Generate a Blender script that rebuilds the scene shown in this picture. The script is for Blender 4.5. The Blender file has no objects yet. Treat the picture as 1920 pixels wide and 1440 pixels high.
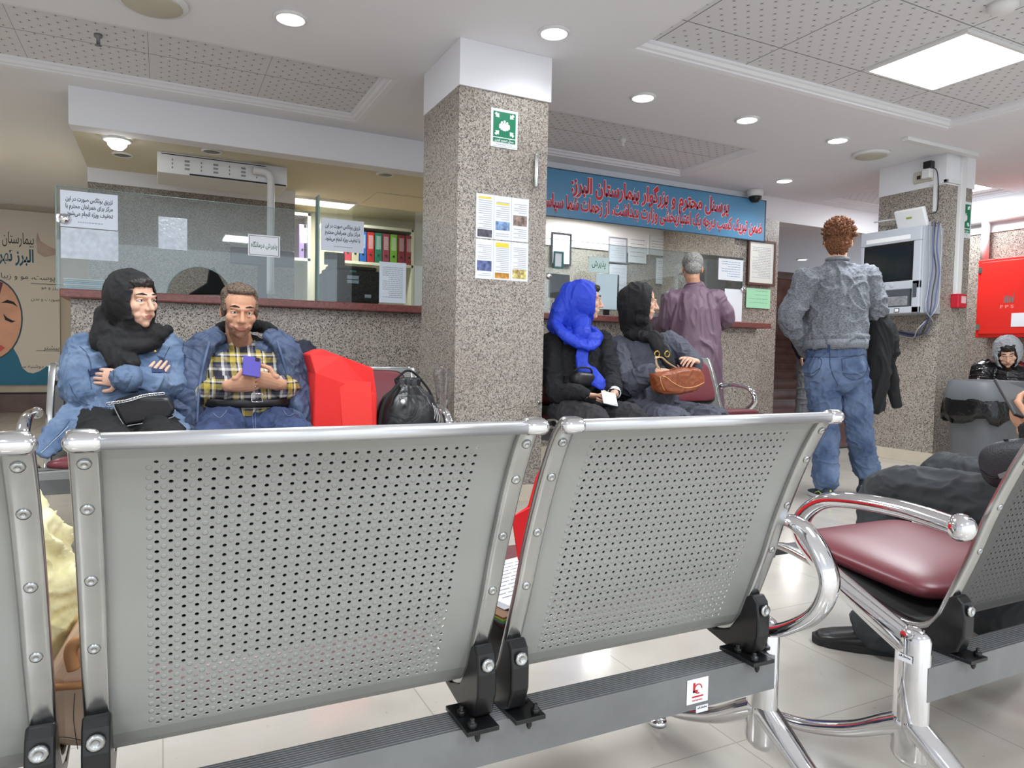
import bpy, bmesh, math, random
from mathutils import Vector, Matrix, noise
from math import sin, cos, pi, radians
SC = bpy.context.scene
COL = SC.collection
V = Vector
# ---------------------------------------------------------------- camera
FPX, YAW, PIT, ROLL, CH = 1321.7, radians(26.43), radians(-2.553), radians(1.129), 0.90
fw = V((sin(YAW)*cos(PIT), cos(YAW)*cos(PIT), sin(PIT)))
rt = V((cos(YAW), -sin(YAW), 0)); up = rt.cross(fw)
rt, up = rt*cos(ROLL)+up*sin(ROLL), up*cos(ROLL)-rt*sin(ROLL)
CP = V((0, 0, CH))
cam_data = bpy.data.cameras.new('camera'); cam = bpy.data.objects.new('camera', cam_data); COL.objects.link(cam)
cam_data.sensor_fit = 'HORIZONTAL'; cam_data.sensor_width = 36; cam_data.lens = FPX/1920*36
cam_data.clip_start = .02; cam_data.clip_end = 100
cam.matrix_world = Matrix(((rt.x, up.x, -fw.x, CP.x), (rt.y, up.y, -fw.y, CP.y), (rt.z, up.z, -fw.z, CP.z), (0, 0, 0, 1)))
SC.camera = cam
def P(x, y, X=None, Y=None, Z=None):
    """point of the room where the line of sight through photo pixel (x, y) meets a real plane"""
    d = rt*((x-960)/FPX) - up*((y-720)/FPX) + fw
    t = (X/d.x) if X is not None else (Y/d.y) if Y is not None else (Z-CH)/d.z
    return CP + d*t
# ---------------------------------------------------------------- view, world, lights
SC.view_settings.view_transform = 'Standard'; SC.view_settings.look = 'None'
SC.view_settings.gamma = 1; SC.view_settings.use_curve_mapping = False
SC.view_settings.exposure = 0.2
SC.cycles.use_denoising = True
SC.cycles.max_bounces = 8; SC.cycles.diffuse_bounces = 4; SC.cycles.glossy_bounces = 4
SC.cycles.transparent_max_bounces = 12; SC.cycles.sample_clamp_indirect = 4
SC.cycles.caustics_reflective = False; SC.cycles.caustics_refractive = False
W = bpy.data.worlds.new('world'); SC.world = W; W.use_nodes = True
W.node_tree.nodes['Background'].inputs[0].default_value = (.84, .92, 1, 1)
W.node_tree.nodes['Background'].inputs[1].default_value = 1.5
def area(name, loc, sx, sy, power, col=(1, .98, .95), rot=(0, 0, 0)):
    l = bpy.data.lights.new(name, 'AREA'); l.shape = 'RECTANGLE'; l.size = sx; l.size_y = sy; l.energy = power; l.color = col
    o = bpy.data.objects.new(name, l); COL.objects.link(o); o.location = loc; o.rotation_euler = rot
    return o
COOL = (.90, .955, 1); WARM = (1, .95, .86)
area('panel_light', (4.38, 2.82, 2.67), .55, .6, 42, COOL)
area('panel_light', (7.35, 4.7, 2.67), .55, .55, 26, COOL)
area('panel_light', (.2, 2.3, 2.65), .6, .6, 44, COOL)
area('panel_light', (2.3, .4, 2.65), .6, .6, 36, COOL)
area('panel_light', (-1.2, -1.0, 2.65), .6, .6, 46, COOL)  # unseen lamp added behind the camera to light the bench backs
area('panel_light', (1.2, -1.6, 2.65), .6, .6, 46, COOL)  # also added out of view, brightens surfaces facing the camera
area('panel_light', (4.6, .3, 2.65), .6, .6, 34, COOL)
area('panel_light', (-1.9, 3.6, 2.6), .5, .5, 26, COOL)  # extra unseen lamp added to lift the dark ceiling at far left
area('tube_light', (1.55, 7.45, 2.40), .6, .25, 22, WARM)
area('tube_light', (4.2, 6.4, 2.40), .7, .3, 22, (1, .97, .92))
area('corridor_light', (-1.68, 7.75, 2.62), .35, .9, 24, WARM)
area('stair_light', (8.6, 7.6, 2.3), .2, .2, 10, (1, .95, .9))
# ---------------------------------------------------------------- materials
def srgb(c):
    return tuple(((v/255)/12.92 if v <= 10 else ((v/255+.055)/1.055)**2.4) for v in c) + (1,)
class NT:
    def __init__(s, name):
        s.m = bpy.data.materials.new(name); s.m.use_nodes = True; s.t = s.m.node_tree
        s.b = s.t.nodes['Principled BSDF']
    def n(s, typ, **kw):
        x = s.t.nodes.new(typ)
        for k, v in kw.items():
            if k in x.inputs: x.inputs[k].default_value = v
            else: setattr(x, k, v)
        return x
    def l(s, a, b): s.t.links.new(a, b)
    def co(s): return s.n('ShaderNodeTexCoord').outputs['Object']
    def ma(s, op, a, b=None, c=None):
        x = s.n('ShaderNodeMath', operation=op)
        for i, v in enumerate((a, b, c)):
            if v is None: continue
            if isinstance(v, (int, float)): x.inputs[i].default_value = v
            else: s.l(v, x.inputs[i])
        return x.outputs[0]
    def mix(s, fac, a, b):
        x = s.n('ShaderNodeMix', data_type='RGBA')
        for i, v in ((0, fac), (6, a), (7, b)):
            if isinstance(v, (int, float, tuple)): x.inputs[i].default_value = v
            else: s.l(v, x.inputs[i])
        return x.outputs[2]
    def ramp(s, fac, stops, interp='LINEAR'):
        r = s.n('ShaderNodeValToRGB'); r.color_ramp.interpolation = interp
        e = r.color_ramp.elements
        while len(e) < len(stops): e.new(.5)
        for el, (p, c) in zip(e, stops): el.position = p; el.color = c
        s.l(fac, r.inputs[0]); return r.outputs[0]
    def bump(s, h, strength, dist=.002):
        b = s.n('ShaderNodeBump', Strength=strength, Distance=dist); s.l(h, b.inputs['Height']); s.l(b.outputs[0], s.b.inputs['Normal'])
    def base(s, c):
        if isinstance(c, tuple): s.b.inputs['Base Color'].default_value = c
        else: s.l(c, s.b.inputs['Base Color'])
def mat(name, col, rough=.5, metal=0, var=None, bump=None, folds=None, emit=0, sheen=0, coat=0, spec=None):
    """plain or softly mottled procedural material; var=(scale, amount), bump=(scale, strength), folds=(scale, strength)"""
    t = NT(name); c = srgb(col); t.b.inputs['Roughness'].default_value = rough; t.b.inputs['Metallic'].default_value = metal
    if spec is not None: t.b.inputs['Specular IOR Level'].default_value = spec
    if coat: t.b.inputs['Coat Weight'].default_value = coat
    if sheen: t.b.inputs['Sheen Weight'].default_value = sheen
    if emit:
        t.b.inputs['Emission Color'].default_value = c; t.b.inputs['Emission Strength'].default_value = emit
    if var:
        nz = t.n('ShaderNodeTexNoise', Scale=var[0], Detail=4.0); t.l(t.co(), nz.inputs['Vector'])
        k = var[1]
        t.base(t.ramp(nz.outputs[0], [(.3, tuple(v*(1-k) for v in c[:3])+(1,)), (.7, tuple(min(1, v*(1+k)) for v in c[:3])+(1,))]))
    else: t.base(c)
    hs = []
    if bump:
        nz = t.n('ShaderNodeTexNoise', Scale=bump[0], Detail=3.0); t.l(t.co(), nz.inputs['Vector']); hs.append((nz.outputs[0], bump[1]))
    if folds:
        nz = t.n('ShaderNodeTexNoise', Scale=folds[0], Detail=2.0, Distortion=1.2); t.l(t.co(), nz.inputs['Vector'])
        hs.append((nz.outputs[0], folds[1]))
    if len(hs) == 1: t.bump(hs[0][0], hs[0][1], .01 if folds else .002)
    elif len(hs) == 2:
        t.bump(t.ma('ADD', t.ma('MULTIPLY', hs[0][0], hs[0][1]*.15), t.ma('MULTIPLY', hs[1][0], hs[1][1])), 1.0, .01)
    return t.m
def granite(name, tint=(1, 1, 1), dark=1.0, rough=.3):
    t = NT(name); t.b.inputs['Roughness'].default_value = rough; co = t.co()
    v1 = t.n('ShaderNodeTexVoronoi', Scale=170.0); t.l(co, v1.inputs['Vector'])
    sp = t.n('ShaderNodeSeparateColor'); t.l(v1.outputs['Color'], sp.inputs[0])
    g = lambda a: tuple(x*y*dark for x, y in zip(srgb(a)[:3], tint))+(1,)
    c1 = t.ramp(sp.outputs[0], [(0, g((104, 98, 93))), (.12, g((150, 142, 134))), (.40, g((182, 174, 164))), (.66, g((203, 196, 186))), (.88, g((188, 172, 162))), (.95, g((130, 122, 115)))], 'CONSTANT')
    v2 = t.n('ShaderNodeTexVoronoi', Scale=75.0); t.l(co, v2.inputs['Vector'])
    sp2 = t.n('ShaderNodeSeparateColor'); t.l(v2.outputs['Color'], sp2.inputs[0])
    spot = t.ma('MULTIPLY', t.ma('GREATER_THAN', sp2.outputs[1], .66), t.ma('LESS_THAN', v2.outputs['Distance'], .36))
    c2 = t.mix(spot, c1, g((58, 54, 52)))
    nz = t.n('ShaderNodeTexNoise', Scale=1.6, Detail=3.0); t.l(co, nz.inputs['Vector'])
    c3 = t.mix(t.ramp(nz.outputs[0], [(.45, (0, 0, 0, 1)), (.75, (.35, .35, .35, 1))]), c2, g((150, 128, 122)))
    t.base(c3); return t.m
def floor_mat():
    t = NT('polished_floor_tiles'); co = t.co(); t.b.inputs['Roughness'].default_value = .16; t.b.inputs['Coat Weight'].default_value = .25; t.b.inputs['Coat Roughness'].default_value = .05
    nz = t.n('ShaderNodeTexNoise', Scale=2.2, Detail=6.0, Distortion=1.0); t.l(co, nz.inputs['Vector'])
    c = t.ramp(nz.outputs[0], [(.3, srgb((186, 180, 170))), (.55, srgb((198, 192, 182))), (.75, srgb((190, 183, 171)))])
    n2 = t.n('ShaderNodeTexNoise', Scale=55.0, Detail=2.0); t.l(co, n2.inputs['Vector'])
    c = t.mix(t.ramp(n2.outputs[0], [(.70, (0, 0, 0, 1)), (.78, (.5, .5, .5, 1))]), c, srgb((150, 140, 126)))
    br = t.n('ShaderNodeTexBrick', offset=0.0, Scale=1.0); t.l(co, br.inputs['Vector'])
    br.inputs['Brick Width'].default_value = .6; br.inputs['Row Height'].default_value = .6; br.inputs['Mortar Size'].default_value = .0018
    t.base(t.mix(t.ma('MULTIPLY', br.outputs['Fac'], .55), c, srgb((140, 132, 120)))); return t.m
def tile_mat(x0, px, y0, py=.69, thin=False):
    t = NT('perforated_ceiling_tile'); t.b.inputs['Roughness'].default_value = .8
    sx = t.n('ShaderNodeSeparateXYZ'); t.l(t.co(), sx.inputs[0]); x, y = sx.outputs[0], sx.outputs[1]
    def dots(ox, oy, p=.095):
        fx = t.ma('SUBTRACT', t.ma('FRACT', t.ma('MULTIPLY_ADD', x, 1/p, ox)), .5); fy = t.ma('SUBTRACT', t.ma('FRACT', t.ma('MULTIPLY_ADD', y, 1/p, oy)), .5)
        ax, ay = t.ma('ABSOLUTE', fx), t.ma('ABSOLUTE', fy)
        d = t.ma('SQRT', t.ma('ADD', t.ma('MULTIPLY', fx, fx), t.ma('MULTIPLY', fy, fy)))
        dot = t.ma('LESS_THAN', d, .062)
        cr = t.ma('MULTIPLY', t.ma('LESS_THAN', t.ma('MINIMUM', ax, ay), .02), t.ma('LESS_THAN', t.ma('MAXIMUM', ax, ay), .17))
        return t.ma('MAXIMUM', dot, t.ma('MULTIPLY', cr, .5))
    m = t.ma('MAXIMUM', dots(0, 0), dots(.5, .5))
    ux = t.ma('FRACT', t.ma('MULTIPLY_ADD', x, 1/px, 10-(x0-.012)/px)); lx = t.ma('LESS_THAN', ux, .011 if thin else .004); ly = t.ma('LESS_THAN', t.ma('FRACT', t.ma('MULTIPLY_ADD', y, 1/py, 10-y0/py)), .010)
    m = t.ma('MULTIPLY', m, t.ma('MULTIPLY', t.ma('GREATER_THAN', ux, .045), t.ma('LESS_THAN', ux, .99)))      # plain metal strip between tiles
    c = t.mix(t.ma('MULTIPLY', m, .8), srgb((222, 222, 225)), srgb((72, 70, 72)))
    t.base(t.mix(t.ma('MULTIPLY', t.ma('MAXIMUM', lx, ly), .75), c, srgb((70, 68, 68)))); return t.m
def plaid_mat():
    t = NT('plaid_shirt_cloth'); t.b.inputs['Roughness'].default_value = .85
    sx = t.n('ShaderNodeSeparateXYZ'); t.l(t.co(), sx.inputs[0])
    nv, cr, ye, wh = srgb((44, 42, 58)), srgb((226, 222, 214)), srgb((190, 168, 74)), srgb((120, 116, 128))
    st = [(0, nv), (.2, cr), (.3, wh), (.42, nv), (.52, ye), (.72, nv), (.78, cr), (.84, ye), (.9, nv)]
    fx = t.ma('FRACT', t.ma('MULTIPLY_ADD', sx.outputs[0], 1/.115, .1)); fz = t.ma('FRACT', t.ma('MULTIPLY_ADD', sx.outputs[2], 1/.115, .3))
    t.base(t.mix(.45, t.ramp(fx, st, 'CONSTANT'), t.ramp(fz, st, 'CONSTANT')))
    nz = t.n('ShaderNodeTexNoise', Scale=14.0); t.l(t.co(), nz.inputs['Vector']); t.bump(nz.outputs[0], .5, .01); return t.m
def denim_mat(name, col, fade, amt=1.0):
    t = NT(name); t.b.inputs['Roughness'].default_value = .9; co = t.co()
    nz = t.n('ShaderNodeTexNoise', Scale=7.0, Detail=5.0); t.l(co, nz.inputs['Vector'])
    n2 = t.n('ShaderNodeTexNoise', Scale=420.0, Detail=1.0); t.l(co, n2.inputs['Vector'])
    c = t.ramp(nz.outputs[0], [(.36, srgb(col)), (.70, srgb(fade))])
    t.base(t.mix(t.ma('MULTIPLY', n2.outputs[0], .35), c, srgb(tuple(int(v*.6) for v in col))))
    n3 = t.n('ShaderNodeTexNoise', Scale=16.0, Detail=3.0, Distortion=1.5); t.l(co, n3.inputs['Vector']); t.bump(n3.outputs[0], .55*amt, .012); return t.m
def knit_mat(name, a, b, scale=95.0, bs=.5):
    t = NT(name); t.b.inputs['Roughness'].default_value = .95; co = t.co()
    mp = t.n('ShaderNodeMapping'); mp.inputs['Scale'].default_value = (1, 1, 2.6); t.l(co, mp.inputs[0])
    nz = t.n('ShaderNodeTexNoise', Scale=scale, Detail=3.0); t.l(mp.outputs[0], nz.inputs['Vector'])
    t.base(t.ramp(nz.outputs[0], [(.35, srgb(a)), (.65, srgb(b))]))
    n2 = t.n('ShaderNodeTexNoise', Scale=9.0, Detail=2.0, Distortion=1.3); t.l(co, n2.inputs['Vector'])
    t.bump(t.ma('ADD', t.ma('MULTIPLY', nz.outputs[0], .12), n2.outputs[0]), bs, .014); return t.m
def glass_mat(name, tint=(.86, .93, .92), refl=.10):
    t = NT(name); t.t.nodes.remove(t.b); out = [n for n in t.t.nodes if n.type == 'OUTPUT_MATERIAL'][0]
    tr = t.n('ShaderNodeBsdfTransparent'); tr.inputs[0].default_value = tint+(1,)
    gl = t.n('ShaderNodeBsdfGlossy', Roughness=.02); lw = t.n('ShaderNodeLayerWeight', Blend=.35)
    mx = t.n('ShaderNodeMixShader'); t.l(t.ma('MULTIPLY_ADD', lw.outputs['Fresnel'], .75, refl*.3), mx.inputs[0]); t.l(tr.outputs[0], mx.inputs[1]); t.l(gl.outputs[0], mx.inputs[2])
    t.l(mx.outputs[0], out.inputs[0]); return t.m
def quilt_mat(name, col, rough=.6, sc=7.0):
    t = NT(name); t.b.inputs['Roughness'].default_value = rough; co = t.co()
    nz = t.n('ShaderNodeTexNoise', Scale=6.0, Detail=4.0); t.l(co, nz.inputs['Vector']); c = srgb(col)
    t.base(t.ramp(nz.outputs[0], [(.3, tuple(v*.75 for v in c[:3])+(1,)), (.7, tuple(min(1, v*1.3) for v in c[:3])+(1,))]))
    wv = t.n('ShaderNodeTexWave', Scale=sc, Distortion=2.0, Detail=1.0); wv.bands_direction = 'DIAGONAL'; t.l(co, wv.inputs['Vector'])
    n3 = t.n('ShaderNodeTexNoise', Scale=22.0, Detail=2.0); t.l(co, n3.inputs['Vector'])
    t.bump(t.ma('ADD', t.ma('POWER', wv.outputs['Fac'], .4), t.ma('MULTIPLY', n3.outputs[0], .8)), .5, .015); return t.m
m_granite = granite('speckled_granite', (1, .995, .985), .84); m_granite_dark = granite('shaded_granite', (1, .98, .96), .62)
m_floor = floor_mat(); m_tile = [tile_mat(-.06, .69, 5.015), tile_mat(3.127, .738, 5.02), tile_mat(3.25, .69, 3.083, .69, True), tile_mat(7.0, .69, 5.02)]
m_white = mat('white_plaster', (236, 236, 240), .85); m_ceil = mat('ceiling_paint', (236, 236, 240), .9); m_cream = mat('cream_paint', (214, 206, 184), .85)
m_plinth = mat('beige_stone', (214, 202, 184), .3, var=(8, .05)); m_redstone = mat('red_brown_stone', (122, 72, 68), .3, var=(60, .25)); m_brown = mat('brown_marble', (92, 66, 60), .3, var=(4, .3))
m_chrome = mat('chrome', (232, 232, 235), .08, 1); m_chrome_worn = mat('brushed_chrome', (188, 189, 188), .24, 1, var=(12, .12))
m_sheet = mat('silver_painted_steel', (160, 160, 156), .42, .25, var=(3, .06)); m_steel = mat('grey_beam_steel', (132, 133, 134), .45, .5, var=(9, .12)); m_black_plastic = mat('black_plastic', (22, 22, 23), .32)
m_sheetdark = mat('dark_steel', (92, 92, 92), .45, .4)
m_burg = mat('burgundy_leatherette', (112, 48, 56), .38, bump=(60, .15)); m_rubber = mat('black_rubber', (28, 28, 28), .7)
m_paper = mat('white_paper', (236, 238, 243), .7); m_ink = mat('dark_ink', (40, 42, 50), .8); m_greyink = mat('grey_ink', (172, 174, 184), .8); m_redink = mat('red_ink', (190, 44, 52), .7)
m_green = mat('safety_green', (0, 122, 84), .5); m_mint = mat('mint_paper', (170, 226, 186), .7); m_blueink = mat('blue_ink', (70, 110, 170), .7); m_yellow = mat('yellow_ink', (236, 216, 70), .7); m_orange = mat('orange_ink', (226, 160, 70), .7)
m_glass = glass_mat('clear_glass', (.84, .90, .91), .22); m_glassedge = mat('glass_edge', (120, 150, 145), .2)
m_emit = mat('lamp_diffuser', (255, 255, 255), .4, emit=9); m_emitw = mat('warm_lamp_diffuser', (255, 246, 214), .4, emit=5)
m_black = mat('black_cloth', (20, 20, 22), .85, folds=(12, .5)); m_blackshiny = mat('glossy_black_film', (16, 16, 17), .22, folds=(14, .9))
# ---------------------------------------------------------------- mesh builder
def frame_from(d, upv=None):
    d = d.normalized(); u = V((0, 0, 1)) if upv is None else V(upv)
    if abs(d.dot(u.normalized())) > .98: u = V((0, 1, 0)) if abs(d.y) < .9 else V((1, 0, 0))
    s = d.cross(u).normalized(); return s, s.cross(d).normalized()
def spline(pts, k=6, closed=False):
    pts = [V(p) for p in pts]; out = []; n = len(pts)
    rng = range(n) if closed else range(n-1)
    for i in rng:
        if closed: a, b, c, d = pts[i-1], pts[i], pts[(i+1) % n], pts[(i+2) % n]
        else: a, b, c, d = pts[max(i-1, 0)], pts[i], pts[i+1], pts[min(i+2, n-1)]
        for j in range(k):
            t = j/k; out.append(.5*((2*b)+(c-a)*t+(2*a-5*b+4*c-d)*t*t+(3*b-a-3*c+d)*t**3))
    if not closed: out.append(pts[-1])
    return out
def interp(vals, n):
    out = []
    for i in range(n):
        t = i/(n-1)*(len(vals)-1); j = min(int(t), len(vals)-2); f = t-j; a, b = vals[j], vals[j+1]
        out.append(tuple(x+(y-x)*f for x, y in zip(a, b)) if isinstance(a, (tuple, list)) else a+(b-a)*f)
    return out
class MB:
    def __init__(s): s.v = []; s.f = []; s.mi = []; s.sm = []
    def face(s, idx, mi=0, sm=True): s.f.append(tuple(idx)); s.mi.append(mi); s.sm.append(sm)
    def quad(s, a, b, c, d, mi=0):
        n = len(s.v); s.v += [V(a), V(b), V(c), V(d)]; s.face((n, n+1, n+2, n+3), mi, False); return s
    def bx(s, x0, x1, y0, y1, z0, z1, mi=0, R=None, o=(0, 0, 0)):
        n = len(s.v); o = V(o)
        for z in (z0, z1):
            for (x, y) in ((x0, y0), (x1, y0), (x1, y1), (x0, y1)):
                p = V((x, y, z)); s.v.append(o+(R @ p if R else p))
        for f in ((3, 2, 1, 0), (4, 5, 6, 7), (0, 1, 5, 4), (1, 2, 6, 5), (2, 3, 7, 6), (3, 0, 4, 7)): s.face([n+i for i in f], mi, False)
        return s
    def rings(s, rs, mi=0, caps=True, closed=False, sm=True):
        n0 = len(s.v); k = len(rs[0])
        for r in rs: s.v += [V(p) for p in r]
        m = len(rs)
        for i in range(m if closed else m-1):
            for j in range(k):
                a = n0+i*k+j; b = n0+i*k+(j+1) % k; i2 = (i+1) % m
                s.face((a, b, n0+i2*k+(j+1) % k, n0+i2*k+j), mi, sm)
        if caps and not closed:
            s.face([n0+j for j in reversed(range(k))], mi, sm and k > 6); s.face([n0+(m-1)*k+j for j in range(k)], mi, sm and k > 6)
        return s
    def tube(s, pts, r, n=10, mi=0, side=None, closed=False, round_=False, sm=True):
        """pts swept by circles/ellipses; r number, list or list of (side, other) radii; side = fixed side axis"""
        pts = [V(p) for p in pts]; m = len(pts)
        rl = [r]*m if not isinstance(r, list) else (interp(r, m) if len(r) != m else r)
        rl = [q if isinstance(q, tuple) else (q, q) for q in rl]
        ds = []
        for i in range(m):
            a = pts[i-1] if (i > 0 or closed) else pts[i]; b = pts[(i+1) % m] if (i < m-1 or closed) else pts[i]
            d = b-a; ds.append(d.normalized() if d.length > 1e-9 else V((0, 0, 1)))
        rs = []; sd = None
        for i in range(m):
            d = ds[i]
            if side is not None:
                sv = V(side); s1 = (sv-d*sv.dot(d)); s1 = s1.normalized() if s1.length > 1e-4 else frame_from(d)[0]
            elif sd is None: s1 = frame_from(d)[0]
            else:
                s1 = sd-d*sd.dot(d); s1 = s1.normalized() if s1.length > 1e-5 else frame_from(d)[0]
            sd = s1; s2 = s1.cross(d)
            rs.append([pts[i]+s1*(rl[i][0]*cos(2*pi*j/n))+s2*(rl[i][1]*sin(2*pi*j/n)) for j in range(n)])
        if round_ and not closed:
            def cap(ring, c, d, rr):
                return [[c+d*(rr*sin(t))+(p-c)*cos(t) for p in ring] for t in (pi*.42, pi*.25, pi*.12)]
            rs = cap(rs[0], pts[0], -ds[0], min(rl[0]))+rs+list(reversed(cap(rs[-1], pts[-1], ds[-1], min(rl[-1]))))
        return s.rings(rs, mi, True, closed, sm)
    def cap(s, a, b, ra, rb=None, n=12, mi=0):
        return s.tube([a, b], [ra, ra if rb is None else rb], n, mi, round_=True)
    def ell(s, c, r, R=None, n=16, m=10, mi=0):
        c = V(c); n0 = len(s.v); r = (r, r, r) if isinstance(r, (int, float)) else r
        def q(t, p):
            v = V((r[0]*sin(t)*cos(p), r[1]*sin(t)*sin(p), r[2]*cos(t))); return c+(R @ v if R else v)
        s.v.append(q(0, 0))
        for i in range(1, m):
            for j in range(n): s.v.append(q(pi*i/m, 2*pi*j/n))
        s.v.append(q(pi, 0)); e = len(s.v)-1
        for j in range(n):
            s.face((n0, n0+1+j, n0+1+(j+1) % n), mi); s.face((e, e-n+(j+1) % n, e-n+j), mi)
        for i in range(m-2):
            for j in range(n):
                a = n0+1+i*n+j; b = n0+1+i*n+(j+1) % n; s.face((a, a+n, b+n, b), mi)
        return s
    def lathe(s, prof, o=(0, 0, 0), n=24, mi=0, caps=True):
        o = V(o); return s.rings([[o+V((r*cos(2*pi*j/n), r*sin(2*pi*j/n), z)) for j in range(n)] for r, z in prof], mi, caps)
    def prism(s, poly, o, ax, ay, d, mi=0):
        """polygon in the plane (ax, ay) at o, extruded by vector d"""
        o, ax, ay, d = V(o), V(ax), V(ay), V(d); n0 = len(s.v); k = len(poly)
        s.v += [o+ax*a+ay*b for a, b in poly]+[o+ax*a+ay*b+d for a, b in poly]
        s.face(list(range(n0, n0+k)), mi, False); s.face([n0+k+i for i in reversed(range(k))], mi, False)
        for i in range(k): s.face((n0+(i+1) % k, n0+i, n0+k+i, n0+k+(i+1) % k), mi, False)
        return s
    def add(s, o, mi=None):
        n = len(s.v); s.v += o.v; s.f += [tuple(i+n for i in f) for f in o.f]; s.mi += o.mi if mi is None else [mi]*len(o.f); s.sm += o.sm; return s
    def mesh(s, name, mats, fix=True):
        me = bpy.data.meshes.new(name); me.from_pydata([tuple(v) for v in s.v], [], s.f)
        for m in (mats if isinstance(mats, (list, tuple)) else [mats]): me.materials.append(m)
        me.polygons.foreach_set('material_index', s.mi); me.polygons.foreach_set('use_smooth', s.sm)
        if fix:
            b = bmesh.new(); b.from_mesh(me); bmesh.ops.recalc_face_normals(b, faces=b.faces); b.to_mesh(me); b.free()
        me.update(); return me
    def build(s, name, mats, parent=None, bevel=0, seg=2, fix=True):
        o = bpy.data.objects.new(name, s.mesh(name, mats, fix)); COL.objects.link(o)
        if parent is not None: attach(o, parent)
        if bevel:
            b = o.modifiers.new('bevel', 'BEVEL'); b.width = bevel; b.segments = seg; b.limit_method = 'ANGLE'; b.angle_limit = radians(40)
        return o
def attach(o, parent):
    o.parent = parent; o.matrix_parent_inverse = Matrix.Translation(-V(parent.location))      # roots are only moved; parts sit at the origin
def tag(o, label, cat, group=None, kind=None):
    o['label'] = label; o['category'] = cat
    if group: o['group'] = group
    if kind: o['kind'] = kind
    return o
def struct(o, label=None, cat=None):
    o['kind'] = 'structure'
    if label: o['label'] = label; o['category'] = cat
    return o
def thing(name, label, cat, loc, group=None):
    o = bpy.data.objects.new(name, None); COL.objects.link(o); o.location = loc; o.empty_display_size = .05
    return tag(o, label, cat, group)
def evaluated(o):
    bpy.context.view_layer.update(); dg = bpy.context.evaluated_depsgraph_get()
    return bpy.data.meshes.new_from_object(o.evaluated_get(dg), depsgraph=dg)
def fuse(mb, voxel, smooth=6, disp=None, shape=None):
    """one continuous skin around overlapping solids -> MB; disp=(scale, amount[, stretch]) adds cloth folds"""
    o = mb.build('tmp', m_paper)
    r = o.modifiers.new('r', 'REMESH'); r.mode = 'VOXEL'; r.voxel_size = voxel
    if smooth: q = o.modifiers.new('s', 'SMOOTH'); q.iterations = smooth; q.factor = .5
    me = evaluated(o); bpy.data.objects.remove(o)
    if disp:
        sc, am = disp[0], disp[1]; st = V(disp[2]) if len(disp) > 2 else V((1, 1, 1)); nr = [v.normal.copy() for v in me.vertices]
        for v, nn in zip(me.vertices, nr):
            p = V((v.co.x*st.x, v.co.y*st.y, v.co.z*st.z))*sc
            wp = p+V((noise.noise(p*.7+V((5, 1, 3))), noise.noise(p*.7+V((1, 8, 2))), noise.noise(p*.7+V((4, 4, 9)))))*.8
            r1 = max(0, 1-2.4*abs(noise.noise(wp))); r2 = max(0, 1-2.6*abs(noise.noise(wp*1.9+V((7, 3, 1)))))
            h = .95*r1*r1+.4*r2*r2+.5*noise.noise(p*.8+V((2, 9, 4)))-.35
            v.co += nn*(am*h)
    b = MB(); b.v = [v.co.copy() for v in me.vertices]; b.f = [tuple(p.vertices) for p in me.polygons]; b.mi = [0]*len(b.f); b.sm = [True]*len(b.f)
    bpy.data.meshes.remove(me); return b
from mathutils.bvhtree import BVHTree
def caster(b, lift=.002):
    """finds the point of a finished surface that a photo pixel looks at, for seams, pockets and buttons sewn on it"""
    tr = BVHTree.FromPolygons([tuple(v) for v in b.v], [tuple(f) for f in b.f])
    def at(x, y):
        d = (rt*((x-960)/FPX)-up*((y-720)/FPX)+fw).normalized(); h = tr.ray_cast(CP, d)
        return h[0]+h[1]*(lift if h[1].dot(d) < 0 else -lift) if h[0] is not None else None
    return at
def seam(at, pts, r, m, par, name='seam', k=6, closed=False):
    px = spline([V((x, y, 0)) for x, y in pts], k, closed); P_ = [q for q in (at(p.x, p.y) for p in px) if q is not None]
    return MB().tube(P_, r, 6, closed=closed).build(name, m, par) if len(P_) > 2 else None
def patch(at, quad, m, par, name, n=7, th=.003):
    """thin cloth piece laid on a surface over the photo quad (4 corners)"""
    b = MB(); a, c, d, e = [V((x, y, 0)) for x, y in quad]; g = []
    for i in range(n):
        for j in range(n):
            p = a.lerp(c, j/(n-1)).lerp(e.lerp(d, j/(n-1)), i/(n-1)); q = at(p.x, p.y)
            if q is None: return None
            g.append(q)
    b.v = g; [b.face((i*n+j, i*n+j+1, i*n+n+j+1, i*n+n+j)) for i in range(n-1) for j in range(n-1)]
    o = b.build(name, m, par); s = o.modifiers.new('s', 'SOLIDIFY'); s.thickness = th; s.offset = 0; return o
# ---------------------------------------------------------------- lettering (Arabic script joined by hand from presentation forms)
FORMS = {'ا': (0xFE8D, 0xFE8E), 'آ': (0xFE81, 0xFE82), 'ب': 0xFE8F, 'پ': 0xFB56, 'ت': 0xFE95, 'ج': 0xFE9D, 'چ': 0xFB7A, 'ح': 0xFEA1, 'خ': 0xFEA5, 'د': (0xFEA9, 0xFEAA), 'ذ': (0xFEAB, 0xFEAC), 'ر': (0xFEAD, 0xFEAE), 'ز': (0xFEAF, 0xFEB0), 'ژ': (0xFB8A, 0xFB8B), 'س': 0xFEB1, 'ش': 0xFEB5, 'ص': 0xFEB9, 'ض': 0xFEBD, 'ط': 0xFEC1, 'ع': 0xFEC9, 'ف': 0xFED1, 'ق': 0xFED5, 'ک': 0xFB8E, 'گ': 0xFB92, 'ل': 0xFEDD, 'م': 0xFEE1, 'ن': 0xFEE5, 'ه': 0xFEE9, 'و': (0xFEED, 0xFEEE), 'ی': 0xFBFC}
FORMS = {k: (v if isinstance(v, tuple) else (v, v+1, v+2, v+3)) for k, v in FORMS.items()}
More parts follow.
